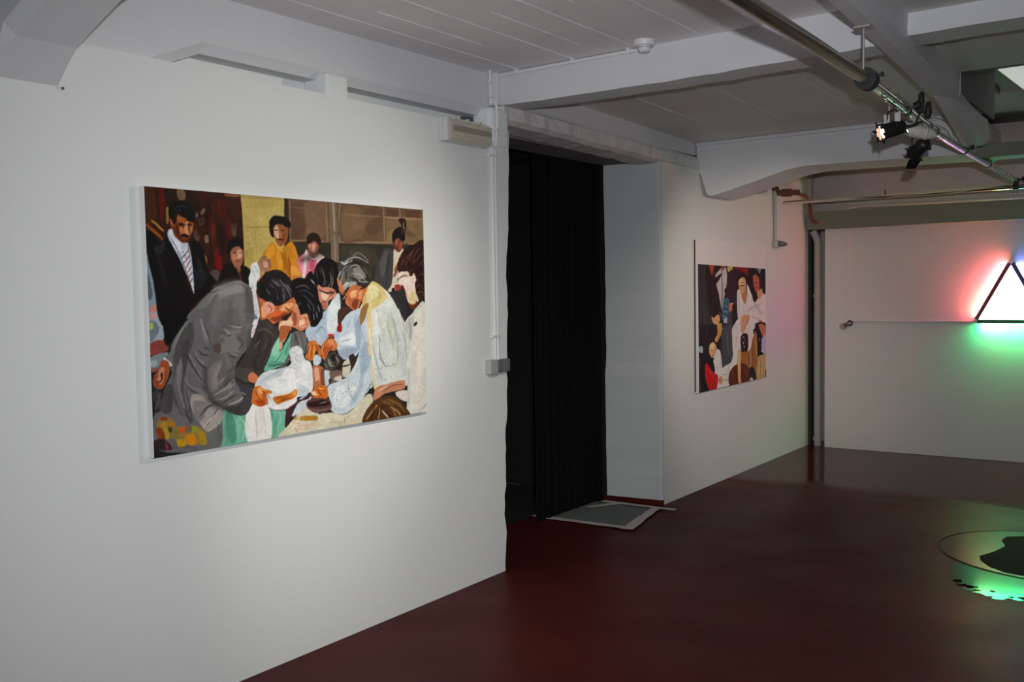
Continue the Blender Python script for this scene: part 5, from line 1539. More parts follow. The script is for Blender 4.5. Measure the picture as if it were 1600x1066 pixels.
(3, 200, 120, 86, 22, 1114, 866, 1129, 797),
(3, 150, 80, 44, 30, 1248, 823, 1212, 734),
(1, 184, 136, 96, 0, 1178, 740, 1281, 772, 1298, 727, 1211, 683),
(2, 60, 30, 24, 7, 1105, 822, 1180, 823),
(1, 20, 20, 24, 0, 1267, 932, 1380, 948, 1376, 747, 1298, 747),
(1, 100, 120, 140, 0, 1183, 946, 1267, 945, 1232, 899),
(1, 190, 142, 112, 0, 863, 532, 944, 555, 992, 523, 942, 468, 862, 455),
(2, 40, 26, 24, 10, 942, 468, 1000, 529),
(1, 176, 106, 76, 0, 1208, 505, 1293, 489, 1309, 440, 1223, 443),
(0, 24, 24, 26, 0, -10, 503, 397, 491, 424, 370, 362, 295, 189, 369, 157, 254, 67, 6, -11, 2),
(3, 44, 52, 48, 54, 162, 463, 132, 406),
(1, 62, 68, 72, 0, 433, 454, 673, 464, 654, 297, 620, 194, 480, 148, 427, 164, 438, 309),
(3, 96, 100, 104, 38, 532, 414, 559, 265),
(3, 30, 34, 36, 38, 424, 358, 435, 200),
(3, 50, 66, 64, 38, 590, 227, 511, 183),
(1, 194, 140, 72, 0, 344, 493, 427, 490, 410, 412, 319, 351, 290, 376, 350, 427),
(2, 140, 90, 40, 8, 396, 479, 365, 408, 312, 363),
(1, 206, 203, 195, 0, 674, 482, 1104, 469, 1067, 339, 1032, 276, 930, 262, 831, 287, 765, 253, 731, 155, 602, 77, 577, 5, 326, -1, 342, 81, 434, 152, 636, 199, 639, 335),
(3, 176, 172, 164, 39, 736, 418, 702, 294),
(3, 226, 224, 216, 39, 701, 244, 603, 139),
(2, 140, 138, 132, 8, 433, 103, 509, 94),
(2, 140, 138, 132, 8, 478, 56, 570, 46),
(2, 140, 138, 132, 8, 557, 155, 548, 106),
(2, 140, 138, 132, 8, 898, 322, 984, 434),
(1, 190, 130, 104, 0, 819, 478, 918, 475, 900, 424, 833, 408),
(1, 34, 26, 24, 0, 817, 383, 883, 406, 966, 383, 964, 273, 896, 232, 830, 262, 807, 326),
(2, 196, 190, 176, 10, 866, 381, 882, 361),
(2, 196, 190, 176, 10, 848, 337, 881, 316),
(2, 196, 190, 176, 10, 872, 298, 897, 290),
(2, 120, 112, 100, 7, 899, 360, 914, 321),
(1, 20, 18, 22, 0, 1104, 469, 1388, 459, 1384, 209, 1222, 212, 1133, 191, 1102, 338),
(1, 176, 110, 80, 0, 1209, 465, 1334, 461, 1369, 379, 1314, 354, 1243, 411),
(1, 164, 168, 182, 0, 1278, 343, 1383, 365, 1380, 222, 1275, 229),
(2, 210, 200, 190, 10, 1224, 345, 1227, 325),
(2, 210, 200, 190, 10, 1258, 236, 1293, 231),
(1, 150, 98, 44, 0, 765, 240, 997, 258, 1067, 352, 1138, 415, 1171, 334, 1168, 189, 1147, 11, 992, 18, 762, 102),
(2, 206, 160, 90, 15, 1129, 396, 1144, 270, 1168, 189),
(2, 110, 66, 32, 15, 1067, 313, 1064, 196, 1096, 49),
(2, 190, 176, 170, 12, 1023, 263, 1020, 120),
(2, 190, 120, 50, 14, 929, 224, 936, 153),
(2, 120, 100, 30, 16, 846, 229, 845, 165),
(2, 60, 36, 24, 12, 980, 227, 978, 137),
(1, 92, 40, 32, 0, 555, 57, 587, 116, 699, 157, 861, 158, 977, 111, 1002, 57, 992, 18, 760, 10, 585, 5),
(3, 54, 22, 20, 39, 617, 51, 698, 132),
(3, 130, 56, 54, 37, 910, 116, 942, 49),
(2, 170, 96, 66, 12, 634, 124, 656, 42),
(2, 60, 30, 24, 10, 729, 92, 736, 16),
(1, 206, 164, 106, 0, 749, 267, 814, 256, 803, 124, 809, 9, 760, 7, 746, 103),
(2, 150, 80, 30, 10, 815, 148, 801, 10),
(2, 226, 200, 150, 8, 765, 253, 766, 152),
(1, 178, 150, 98, 0, 1167, 149, 1257, 190, 1383, 202, 1379, -9, 1165, 3),
(2, 216, 196, 150, 10, 1220, 152, 1191, 14),
(2, 216, 196, 150, 10, 1292, 167, 1253, 9),
(2, 216, 196, 150, 10, 1356, 176, 1325, 23),
(2, 116, 92, 56, 10, 1256, 156, 1227, 24),
(2, 116, 92, 56, 10, 1328, 158, 1289, 12),
(1, 80, 20, 26, 0, 1344, 62, 1381, 66, 1380, 4, 1352, 7),
(1, 36, 32, 30, 0, 1003, 109, 1097, 101, 1130, 6, 992, 6),
(1, 196, 194, 188, 0, 1001, 24, 1044, 27, 1074, 1, 1009, 1),
(1, 205, 160, 110, 0, 188, 340, 239, 367, 304, 346, 333, 303, 324, 255, 265, 241, 208, 263, 184, 305),
(1, 226, 188, 140, 0, 202, 345, 260, 354, 274, 312, 216, 309),
(2, 120, 70, 44, 7, 209, 304, 266, 297),
(2, 120, 70, 44, 7, 222, 265, 280, 257),
(3, 150, 96, 60, 20, 306, 316, 287, 252),
(1, 206, 206, 202, 0, 272, 229, 325, 297, 377, 297, 420, 219, 426, 140, 357, 80, 299, 114, 264, 188),
(3, 170, 170, 168, 22, 406, 238, 404, 142),
(1, 18, 22, 20, 0, 43, 181, 86, 230, 157, 266, 257, 224, 284, 127, 114, 210, 111, 95, 180, 7, 60, 6),
(1, 192, 20, 28, 0, 113, 199, 163, 201, 270, 128, 350, 98, 319, 5, 194, 8, 138, 57, 109, 124),
(3, 226, 60, 56, 18, 155, 173, 255, 106),
(3, 120, 10, 16, 24, 269, 69, 238, 13),
(1, 196, 140, 96, 0, 365, 79, 425, 86, 450, 54, 409, 30, 368, 43),
(2, 150, 50, 40, 8, 380, 72, 386, 41),
(1, 150, 166, 160, 0, 2, 338, 67, 340, 73, 294, 11, 303),
(3, 110, 60, 24, 23, 15, 286, 18, 183),
(3, 90, 70, 66, 26, 18, 79, 25, 10),
(2, 130, 60, 20, 6, -4, 315, -3, 104),
(1, 204, 201, 194, 0, 674, 470, 738, 518, 853, 534, 1105, 521, 1121, 455, 1069, 431, 705, 444),
(3, 172, 168, 162, 24, 836, 515, 770, 467),
(1, 192, 140, 108, 0, 830, 541, 919, 558, 1003, 536, 934, 461, 900, 424, 833, 408, 819, 478),
(2, 60, 44, 40, 8, 943, 480, 1003, 543),
(2, 24, 19, 20, 42, 752, 818, 784, 859, 871, 886, 966, 851, 989, 802),
(2, 22, 17, 18, 34, 1073, 884, 1131, 910, 1232, 880),
(2, 22, 17, 18, 34, 997, 796, 1078, 721, 1110, 677),
(1, 26, 20, 18, 0, 130, 325, 167, 373, 239, 390, 308, 366, 334, 338, 275, 362, 217, 353, 190, 328, 181, 293),
(2, 130, 64, 44, 8, 1122, 860, 1189, 857),
(2, 130, 64, 44, 8, 1129, 784, 1179, 781),
(2, 90, 50, 36, 7, 806, 818, 885, 819),
]
p1 = thing('large_painting', (0, 2.719, .957), 'large oil painting of people gathered around a baby in white at a baptism', 'painting')
bm_obj('canvas', B(.001, .0296, 1.973, 3.4635, .957, 1.935, bev=.002), M['canvas'], p1)
paint_layer('painted_scene', ART1, 1487, 976, .8, 3, 1.9748, .9576, (1.14, 1.14, 1.15), 600, 394, p1, .0302)
p2 = thing('small_painting', (0, 7.17, .749), 'white board with a darker painted group scene, hung beyond the doorway', 'painting')
bm_obj('board', prism([(6.5187, 0.7427), (7.9019, 0.7478), (7.8906, 1.8812), (6.5105, 1.8869)], 'x', .003, .0116), M['board_white'], p2)
paint_layer('painted_scene', ART2, 1371, 945, .6, 5, 0, 0, (1.5, 1.55, 1.5), 480, 330, p2, .0122, [(6.5608, 0.7424), (7.9019, 0.7478), (7.8871, 1.6824), (6.5499, 1.7091)])
o = bm_obj('board_edge_shade', B(.002, .0112, 6.5105-.004, 6.5105, .752, 1.888), M['edge'], p2); o['label'] = 'left edge of the board, its shadow painted as a dark brown strip'  # thin strip painted dark for the shadow along the board's side

# ------------------------------------------------------------------ bulkhead light by the doorway
L1 = thing('bulkhead_light', (0, 3.81, 2.28), 'ribbed bulkhead light with yellowed cover, high on the wall left of the doorway', 'light')
bm_obj('housing', B(.001, .016, 3.625, 4.0, 2.283, 2.41, bev=.004), M['housing'], L1)
bm_obj('end_cap', B(.012, .050, 3.628, 3.660, 2.285, 2.405, bev=.008), M['housing'], L1)
secs = []
for y, k in ((3.661, .94), (3.668, 1), (3.99, 1), (3.997, .94)):
    ring = []
    zc = 2.345
    prof_ = []
    for i in range(37):
        t = i/36
        z = -.056+.112*t
        d = .050 if abs(z) < .04 else .050-.022*((abs(z)-.04)/.016)**2
        d += .003*math.cos(t*PI*2*7)
        prof_.append((d, z))
    ring = [(.014, y, zc-.056*k)]+[(.014+(d-.014)*k, y, zc+z*k) for d, z in prof_]+[(.014, y, zc+.056*k)]
    secs.append(ring)
bm_obj('diffuser', loft(secs), M['yellowed'], L1)
bm_obj('reflector_tray', B(.053, .0555, 3.675, 3.985, 2.338, 2.364, bev=.001), mat('dull_metal_tray', (.30, .28, .22), .4, var=.1), L1)
for y in (3.70, 3.80, 3.90):
    bm_obj('clip', B(.025, .045, y, y+.02, 2.396, 2.410, bev=.003), M['yellowed'], L1)
bm_obj('supply_cable', tube(bez([(.02, 3.99, 2.30), (.02, 4.02, 2.305), (.016, 4.045, 2.325)], 5), .004, 6), M['white_plastic'], L1)

# ------------------------------------------------------------------ conduits, switches, detector
c = tag(bm_obj('cable_conduit', tube([(.004, 4.046, 2.52), (.004, 4.046, 2.70)], .0085, 8), M['white_plastic'], None), 'short white conduit rising to the ceiling at the beam corner', 'conduit')
for z in (2.565, 2.64): bm_obj('saddle_clip', B(.0, .016, 4.028, 4.064, z-.006, z+.006, bev=.002), M['white_plastic'], c)
c = tag(bm_obj('cable_conduit', tube(bez([(.012, 4.046, 2.535), (.022, 4.062, 2.53), (.026, 4.072, 2.50), (.026, 4.070, 2.40), (.02, 4.062, 2.30)], 5), .008, 8), M['white_plastic'], None), 'bent white conduit over the rounded post head at the doorway', 'conduit')
bm_obj('saddle_clip', B(.010, .034, 4.055, 4.085, 2.385, 2.40, bev=.002), M['white_plastic'], c)
for k, (y, lab) in enumerate(((4.043, 'left of two white conduits running down to the grey switches'), (4.068, 'right of two white conduits running down to the grey switches'))):
    c = tag(bm_obj('cable_conduit', tube([(.010, y, 1.165), (.010, y, 2.29)], .0085, 8), M['white_plastic'], None), lab, 'conduit')
    for z in (1.295, 2.255): bm_obj('saddle_clip', B(.0005, .020, y-.013-(.018 if k == 0 else 0), y+.013, z-.006, z+.006, bev=.002), M['white_plastic'], c)
sw = thing('light_switch', (.0, 4.055, 1.10), 'row of grey switch boxes on the wall at the doorway edge', 'switch')
bm_obj('back_box', B(.0005, .040, 3.964, 4.030, 1.096, 1.172, bev=.004), M['grey_plastic'], sw)
for y0, y1 in ((4.026, 4.084), (4.088, 4.142)):
    b = bm_obj('switch_box', B(.0005, .036, y0, y1, 1.101, 1.170, bev=.004), M['dark_plastic'], sw)
    bm_obj('rocker', B(.036, .042, y0+.012, y1-.012, 1.115, 1.157, bev=.002), M['dark_plastic'], b)
c = tag(bm_obj('cable_conduit', tube([(-.03, 4.117, 2.684), (.45, 4.118, 2.688), (.85, 4.118, 2.688)], .009, 8), M['white_plastic'], None), 'white conduit along the top of the middle cross beam to the detector', 'conduit')
for x in (.13, .48, .80): bm_obj('saddle_clip', B(x-.008, x+.008, 4.098, 4.130, 2.676, 2.703, bev=.003), M['white_plastic'], c)
sd = thing('smoke_detector', (.93, 4.03, 2.70), 'round white smoke detector on the ceiling above the middle beam', 'smoke detector')
bm_obj('base', lathe((.93, 4.03, 2.70), (0, 0, -1), [(0, .050), (.020, .050), (.026, .046), (.026, .02)], 28), M['white_plastic'], sd, True)
bm_obj('sensor_head', lathe((.93, 4.03, 2.674), (0, 0, -1), [(0, .030), (.014, .031), (.020, .027), (.026, .024), (.030, .010), (.030, .001)], 24), M['white_plastic'], sd, True)
bm_obj('vent_ring', lathe((.93, 4.03, 2.668), (0, 0, -1), [(0, .0325), (.004, .0325), (.004, .028)], 24), M['grey_plastic'], sd, True)
cd = thing('cable_drop', (.02, 8.10, 1.88), 'grey conduit dropping to a socket box, right of the small painting', 'conduit')
bm_obj('conduit', tube([(.016, 8.10, 2.38), (.016, 8.11, 1.92)], .014, 8), M['grey_pipe'], cd)
bm_obj('socket_box', B(.001, .045, 8.075, 8.150, 1.868, 1.935, bev=.008), M['grey_plastic'], cd)
bm_obj('plug', lathe((.045, 8.125, 1.905), (1, .5, -.15), [(0, .024), (.02, .026), (.045, .020), (.07, .008)], 12), M['dark_plastic'], cd, True)
bm_obj('flex', tube(bez([(.05, 8.11, 1.87), (.055, 8.12, 1.845), (.045, 8.15, 1.85)], 5), .004, 6), M['white_plastic'], cd)
rp = thing('rusty_pipe', (.02, 8.12, 2.30), 'short rusty brown pipe with a bend in the far corner above the wall', 'pipe')
bm_obj('elbow', tube(bez([(-.06, 8.10, 2.36), (.02, 8.10, 2.385), (.03, 8.12, 2.345)], 5), .024, 8), M['rust'], rp)
bm_obj('pipe', tube([(.03, 8.12, 2.345), (.20, 8.2, 2.345)], .024, 8), M['rust'], rp)
bm_obj('sleeve', tube([(.06, 8.135, 2.345), (.14, 8.17, 2.345)], .034, 8), M['rust'], rp)
tag(bm_obj('hanging_cable', tube(bez([(.17, 8.22, 2.34), (.12, 8.6, 2.34), (.06, 8.86, 2.30), (.065, 8.87, 2.22), (.085, 8.86, 2.14), (.14, 8.86, 2.115)], 7), .013, 6), M['orange'], None), 'orange red cable hanging in the far corner beside the bulkhead', 'cable')
vp = thing('drain_pipe', (.085, 9.02, 0), 'grey vertical pipe standing in the gap of the far corner', 'pipe')
bm_obj('pipe', tube([(.087, 9.02, 0), (.087, 9.02, 1.94), (.075, 9.0, 2.0), (.05, 8.985, 2.05)], .036, 14), M['grey_pipe'], vp, True)
for z in (.05, 1.42): bm_obj('bracket', lathe((.087, 9.02, z), (0, 0, 1), [(0, .044), (.03, .044)], 14), M['grey_pipe'], vp)
vp = tag(bm_obj('waste_pipe', tube([(-.01, 9.05, 2.06), (-.01, 9.05, 2.60)], .040, 12), M['grey_pipe'], None, True), 'pale vertical pipe in the far corner above the bulkhead', 'pipe')

tag(bm_obj('nail_head', lathe((.0, 1.707, 2.239), (1, -.5, -.3), [(0, .003), (.008, .003), (.008, .0055), (.012, .005)], 8), M['black_metal'], None), 'tiny black nail in the wall below the near haunched beam', 'nail')
# ------------------------------------------------------------------ black curtain, doormat, tape
secs = []
for i in range(90):
    y = 5.07+i*.865/89
    x = -.455+.014*math.sin(i*.55)+.008*math.sin(i*1.3+1)
    secs.append([(x, y, .005+.008*abs(math.sin(i*.4))), (x+.004*math.sin(i*.3), y, .8), (x, y, 1.7), (x, y, 2.43), (x-.006, y, 2.43), (x-.006, y, 1.7), (x-.006, y, .8), (x-.006, y, .005)])
tag(bm_obj('black_curtain', loft(secs), M['curtain'], None, True), 'black curtain hanging in the doorway beside the far jamb', 'curtain')
tag(bm_obj('floor_strip', B(-1.62, -1.25, 5.99, 6.0, .004, .012), mat('pale_edge_strip', (.06, .06, .06), .6), None), 'pale strip on the floor of the dark room beyond the doorway', 'strip')
tag(bm_obj('doormat', strip([(-.45, 5.235), (.118, 5.270), (.005, 5.800), (-.44, 5.80)], .0005, .010), M['mat'], None), 'grey doormat taped down inside the doorway', 'mat')
def tape(pts, z, lab):
    rr = random.Random(len(lab))
    q = []
    for i in range(len(pts)):
        a = Vector(pts[i]); b = Vector(pts[(i+1) % len(pts)])
        for k in range(6): q.append(tuple(a.lerp(b, k/6)+Vector((rr.uniform(-.004, .004), rr.uniform(-.004, .004)))))
    tag(bm_obj('tape_strip', strip(q, z, z+.0012), M['tape'], None), lab, 'tape')
tape([(-.46, 5.185), (.12, 5.235), (.12, 5.285), (-.46, 5.240)], .0105, 'tape strip along the near edge of the grey doormat')
tape([(.10, 5.215), (.172, 5.235), (.055, 5.83), (-.005, 5.815)], .012, 'tape strip along the right edge of the grey doormat')
tape([(-.40, 5.80), (.16, 5.835), (.16, 5.875), (-.40, 5.85)], .0135, 'tape strip along the far edge of the grey doormat at the jamb')
tape([(-.40, 5.60), (-.36, 5.60), (-.22, 5.85), (-.27, 5.86)], .015, 'loose torn tape lying across the far left of the doormat')
tape([(-.62, 5.22), (-.50, 5.24), (-.50, 5.28), (-.64, 5.27)], .0005, 'scrap of tape on the floor left of the curtain')

# ------------------------------------------------------------------ lighting bar and lamps
def bar(y): return Vector((2.135-.0255*(y-1.5) if y < 3.2 else 2.0917-.047*(y-3.2)+.0025*max(0, y-5.5)**2, y, 2.315))
def bar(y):
    ys = [0, 2.46, 3.08, 3.82, 4.85, 5.6, 6.4, 7.75, 8.3]
    xs = [2.115, 2.062, 2.052, 2.030, 1.960, 1.928, 1.908, 1.885, 1.88]
    return Vector((float(np.interp(y, ys, xs)), y, 2.315))
lb = thing('lighting_bar', tuple(bar(3.8)), 'tarnished steel lighting bar hung along the ceiling, lamps clamped to it', 'lighting bar')
bm_obj('thick_tube', tube([bar(y) for y in (-.5, 1, 2.46, 3.08, 3.45, 3.74)], .0235, 20), M['bronze'], lb, True)
bm_obj('thin_tube', tube([bar(y) for y in (3.7, 4.2, 4.85, 5.6, 6.4, 7.1, 7.75, 8.12)], .0205, 18), M['chrome'], lb, True)
d = (bar(3.8)-bar(3.7)).normalized()
bm_obj('collar', lathe(bar(3.70), d, [(0, .030), (.0, .041), (.055, .041), (.055, .018)], 20), M['black_rubber'], lb, True)
bm_obj('collar_screw', lathe(bar(3.73)+Vector((.034, 0, .006)), (1, 0, .3), [(0, .006), (.022, .006), (.022, .010), (.028, .010)], 8), M['black_metal'], lb)
h = bm_obj('hanger_rod', tube([bar(3.68)+Vector((0, 0, .02)), bar(3.68)+Vector((0, 0, .183))], .004, 8), M['steel'], lb)
bm_obj('ceiling_plate', B(bar(3.68).x-.03, bar(3.68).x+.03, 3.65, 3.71, 2.494, 2.4995, bev=.001), M['grey_pipe'], lb)

def stage_lamp(base, tgt, lab, power, back_flap=False, knob=True):
    """small parabolic can: yoke, hook clamp, petal rosette, wiring"""
    ax = (Vector(tgt)-Vector(base)).normalized()
    t = thing('stage_lamp', tuple(base), lab, 'spotlight')
    c = Vector(base)
    r = .0355
    back = c-ax*.065
    shell = [(0, .014), (.005, .024), (.018, .034), (.034, r), (.112, r), (.112, r+.004), (.124, r+.004), (.124, r-.003), (.070, r-.005), (.070, .004)]
    bm_obj('housing', lathe(back, ax, shell, 24), M['black_metal'], t, True)
    ln = bm_obj('lens', lathe(back, ax, [(.100, .001), (.102, .015), (.104, .029)], 20), glow('hot_lamp_lens', (1.0, .62, .42), 28), t, True)
    u = ax.cross(Vector((0, 0, 1))).normalized(); v = u.cross(ax)
    for k in range(6):
        a = 2*PI*k/6+.3
        rd = u*math.cos(a)+v*math.sin(a); tn = ax.cross(rd)
        p0 = back+ax*.125
        bm = bmesh.new()
        loft([[p0+rd*.022+tn*.003, p0+rd*.022-tn*.003, p0+rd*.022-tn*.003+ax*.0015, p0+rd*.022+tn*.003+ax*.0015],
              [p0+rd*.035+tn*.010, p0+rd*.035-tn*.010, p0+rd*.035-tn*.010+ax*.0015, p0+rd*.035+tn*.010+ax*.0015],
              [p0+rd*.048+tn*.004, p0+rd*.048-tn*.004, p0+rd*.048-tn*.004+ax*.002, p0+rd*.048+tn*.004+ax*.002],
              [p0+rd*.054+tn*.004, p0+rd*.054-tn*.004, p0+rd*.054-tn*.004+ax*.004, p0+rd*.054+tn*.004+ax*.004]], bm)
        bm_obj('petal', bm, M['black_metal'], t)
    if back_flap:
        p0 = back+ax*.126+v*-.0-u*.0
        bm = bmesh.new()
        q = u*.034; e1 = ax*.055-v*.020
        s0 = p0-v*.030
        loft([[s0+q, s0-q, s0-q-v*.002, s0+q-v*.002], [s0+q*.8+e1, s0-q*.8+e1, s0-q*.8+e1-v*.002, s0+q*.8+e1-v*.002]], bm)
        bm_obj('barn_door', bm, M['black_metal'], t)
        bm = bmesh.new()
        s0 = p0+u*.030; e1 = ax*.04+u*.014; q = v*.026
        loft([[s0+q, s0-q, s0-q+u*.002, s0+q+u*.002], [s0+q*.8+e1, s0-q*.8+e1, s0-q*.8+e1+u*.002, s0+q*.8+e1+u*.002]], bm)
        bm_obj('barn_door', bm, M['black_metal'], t)
    # yoke: U bracket over the can
    hu = Vector((ax.y, -ax.x, 0)).normalized()
    top_ = c+Vector((0, 0, .085))
    w_ = .042
    for s_ in (-1, 1):
        bm_obj('yoke_arm', tube([c+hu*w_*s_, c+hu*w_*s_+Vector((0, 0, .045)), top_+hu*w_*.8*s_], .0035, 6), M['black_metal'], t)
        bm_obj('yoke_knob', lathe(c+hu*(w_-.004)*s_, hu*s_, [(0, .005), (.008, .005), (.008, .010), (.018, .010)], 10), M['black_metal'], t)
        if not back_flap:
            pc = c+hu*(w_+.001)*s_+Vector((0, 0, .052)); f_ = ax
            bm = bmesh.new()
            a1 = Vector((ax.x, ax.y, 0)).normalized()*.012
            zz = Vector((0, 0, .022)); nn = hu*.004
            loft([[pc-a1-zz-nn, pc+a1-zz-nn, pc+a1+zz-nn, pc-a1+zz-nn], [pc-a1-zz+nn, pc+a1-zz+nn, pc+a1+zz+nn, pc-a1+zz+nn]], bm)
            bm_obj('white_label', bm, M['label'], t)
    bm_obj('yoke_bridge', tube([top_+hu*w_*.8, top_-hu*w_*.8], .004, 6), M['black_metal'], t)
    # light of the lamp itself
    lo = lamp('lamp_beam', 'SPOT', back+ax*.131, power, (1.0, .935, .79), back+ax*3, spot_size=math.radians(64), spot_blend=1.0, shadow_soft_size=.025)
    return t, top_, ax, back

l1, top1, ax1, back1 = stage_lamp((1.925, 4.50, 2.235), (0, 2.5, 1.45), 'lit black spotlight with white stickers, aimed left at the large painting', 70)
bp_ = bar(4.36)
bm_obj('hook_clamp', tube(bez([top1, top1+Vector((0, 0, .03)), top1+Vector((.03, -.03, .065)), bp_+Vector((.024, 0, .0)), bp_+Vector((.014, 0, .022)), bp_+Vector((-.010, 0, .024)), bp_+Vector((-.023, 0, .008))], 5), .0035, 6), M['steel'], l1)
bm_obj('clamp_bolt', tube([top1+Vector((-.012, 0, 0)), top1+Vector((-.012, 0, .025))], .004, 8), M['steel'], l1)
bm_obj('lamp_cable', tube(bez([back1, back1-ax1*.03+Vector((0, 0, -.006)), back1+Vector((.06, .06, .02)), (2.005, 4.60, 2.27), (2.015, 4.60, 2.30), (2.02, 4.60, 2.32)], 7), .005, 6), M['black_rubber'], l1)
bm_obj('cable_gland', lathe(back1+Vector((.005, .005, -.012)), (.3, .2, -.6), [(0, .006), (.018, .006)], 8), M['steel'], l1)
l2, top2, ax2, back2 = stage_lamp((1.900, 5.12, 2.222), (0, 7.2, 1.1), 'second black spotlight with barn doors, aimed away at the small painting', 96, True)
bp_ = bar(5.05)
bm_obj('hook_clamp', tube(bez([top2, top2+Vector((.02, -.02, .03)), bp_+Vector((.022, 0, -.004)), bp_+Vector((.014, 0, .020)), bp_+Vector((-.012, 0, .022)), bp_+Vector((-.023, 0, .006))], 5), .0035, 6), M['steel'], l2)
bm_obj('lamp_cable', tube(bez([back2, back2-ax2*.02+Vector((.01, 0, .02)), top2+Vector((0, 0, .03)), bar(5.1)+Vector((0, 0, -.02))], 6), .005, 6), M['black_rubber'], l2)

for k, (c0, lab) in enumerate((((2.02, 4.60, 2.312), 'taller of two black cable connectors standing above the lighting bar'), ((2.045, 4.63, 2.290), 'shorter of two black cable connectors standing above the lighting bar'))):
    t = thing('cable_connector', c0, lab, 'connector')
    hh = .095 if k == 0 else .075
    bm_obj('body', lathe(c0, (.05, .1, 1), [(0, .008), (.004, .014), (hh*.6, .016), (hh*.62, .013), (hh-.008, .013), (hh, .007)], 14), M['black_rubber'], t, True)
    bm_obj('grip_ring', lathe(Vector(c0)+Vector((.05, .1, 1)).normalized()*hh*.3, (.05, .1, 1), [(0, .0175), (.006, .0175)], 14), M['black_rubber'], t)
sl = bar(4.86)
t = thing('tape_bundle', tuple(bar(4.82)), 'grey white taped bundle of cable slung under the lighting bar', 'cable bundle')
dd = (bar(4.95)-bar(4.75)).normalized()
dd = Vector((.80, .52, -.26)).normalized(); st = bar(4.86)+Vector((-.095, -.06, -.018))
bm_obj('wrapping', lathe(st, dd, [(0, .010), (.012, .022), (.05, .030), (.10, .034), (.15, .030), (.185, .018), (.20, .006)], 14), M['taped_bundle'], t, True)
for k in range(4):
    bm_obj('tape_turn', lathe(st+dd*(.035+.035*k), dd+Vector((.1*(k-1.5), 0, .1)), [(0, .0300), (.005, .0345), (.010, .0300)], 14), M['taped_bundle'], t, True)
def clamp(y, lab, sgn=1, up=.0, big=1.0, face=None):
    q = bar(y)
    t = thing('pipe_clamp', tuple(q), lab, 'clamp')
    dd = (bar(y+.1)-bar(y-.1)).normalized()
    bm_obj('band', lathe(q-dd*.015, dd, [(0, .017), (0, .024), (.03, .024), (.03, .017)], 16), M['black_metal'], t)
    bm_obj('wing_knob', lathe(q+Vector((.02*sgn, 0, .004+up)), face or (sgn, 0, .35+up*10), [(0, .006), (.018, .006), (.018, .013*big), (.018+.018*big, .014*big), (.020+.020*big, .009*big)], 14), M['black_metal'], t)
    return t
clamp(4.50, 'black clamp with a knob on the lighting bar above the lit spotlight', 1, .0, 1.4)
clamp(5.22, 'black clamp on the lighting bar just past the taped bundle', -1, .0, 1.7, (-.6, -.6, -.5))
clamp(6.10, 'small black clamp band on the shiny middle of the lighting bar')
clamp(6.95, 'black clamp with a knob on the far part of the lighting bar', 1, .03, 2.2, (.5, -.9, .25))
for k, (y0, y1, n, lab) in enumerate(((3.86, 4.55, 4, 'steel wire coiled around the bar right after the collar'), (4.75, 5.4, 4, 'wire coiled around the bar beside the taped bundle'), (6.85, 8.0, 7, 'bundle of loose wires wound around the far end of the bar'))):
    pts = []
    for i in range(n*10+1):
        y = y0+(y1-y0)*i/(n*10); a = 2*PI*i/10
        rr = .024+.008*math.sin(i*1.7)
        pts.append(bar(y)+Vector((rr*math.cos(a), 0, rr*math.sin(a))))
    tag(bm_obj('wire_coil', tube(pts, .0025 if k < 2 else .004, 5), M['ivory'] if k else M['steel'], None), lab, 'wire')
pts = bez([bar(4.95)+Vector((.02, 0, .02)), bar(5.1)+Vector((.035, 0, .045)), bar(5.35)+Vector((.05, 0, .04)), bar(5.5)+Vector((.05, 0, -.01)), bar(5.42)+Vector((.035, 0, -.03))], 7)
tag(bm_obj('loose_wire', tube(pts, .003, 5), M['ivory'], None), 'pale loop of loose wire above the lighting bar', 'wire')
# horizontal bar across the end of the room
hb = thing('cross_bar', (1.0, 8.2, 2.262), 'thin steel bar spanning the end of the room under the lighting bar', 'bar')
bm_obj('tube', tube([(.055, 8.2, 2.262), (1.5, 8.2, 2.264), (3.4, 8.2, 2.266)], .0165, 14), M['chrome'], hb, True)
q = Vector((bar(8.2).x, 8.19, 2.29))
bm_obj('clamp', lathe((q.x-.02, 8.2, 2.264), (1, 0, 0), [(0, .017), (0, .026), (.04, .026), (.04, .017)], 14), M['black_metal'], hb)
bm_obj('clamp_block', B(q.x-.016, q.x+.016, 8.17, 8.23, 2.275, 2.335, bev=.006), M['black_metal'], hb)
bm_obj('clamp_bolt', lathe((q.x, 8.2, 2.24), (0, 0, -1), [(0, .005), (.02, .005), (.02, .010), (.028, .010)], 8), M['steel'], hb)
bm_obj('clamp_handle', lathe((q.x+.02, 8.17, 2.315), (1, -.2, .1), [(0, .008), (.03, .008), (.03, .018), (.05, .018)], 10), M['black_metal'], hb)
bm_obj('small_peg', tube([(.92, 8.19, 2.27), (.92, 8.19, 2.315)], .006, 6), M['rust'], hb)
tag(bm_obj('slack_cable', tube(bez([(.40, 8.17, 2.262), (.8, 8.17, 2.268), (1.1, 8.17, 2.248), (1.4, 8.17, 2.246), (1.65, 8.17, 2.268), (1.86, 8.17, 2.285)], 8), .004, 5), M['ivory'], None), 'slack pale cable tied along the thin cross bar', 'cable')
tag(bm_obj('lower_conduit', tube(bez([(.40, 8.84, 2.225), (.55, 8.84, 2.245), (1.0, 8.84, 2.238), (2.0, 8.84, 2.232), (3.2, 8.84, 2.230)], 5), .014, 8), M['grey_pipe'], None, True), 'pale conduit lying along the top of the olive bulkhead', 'conduit')

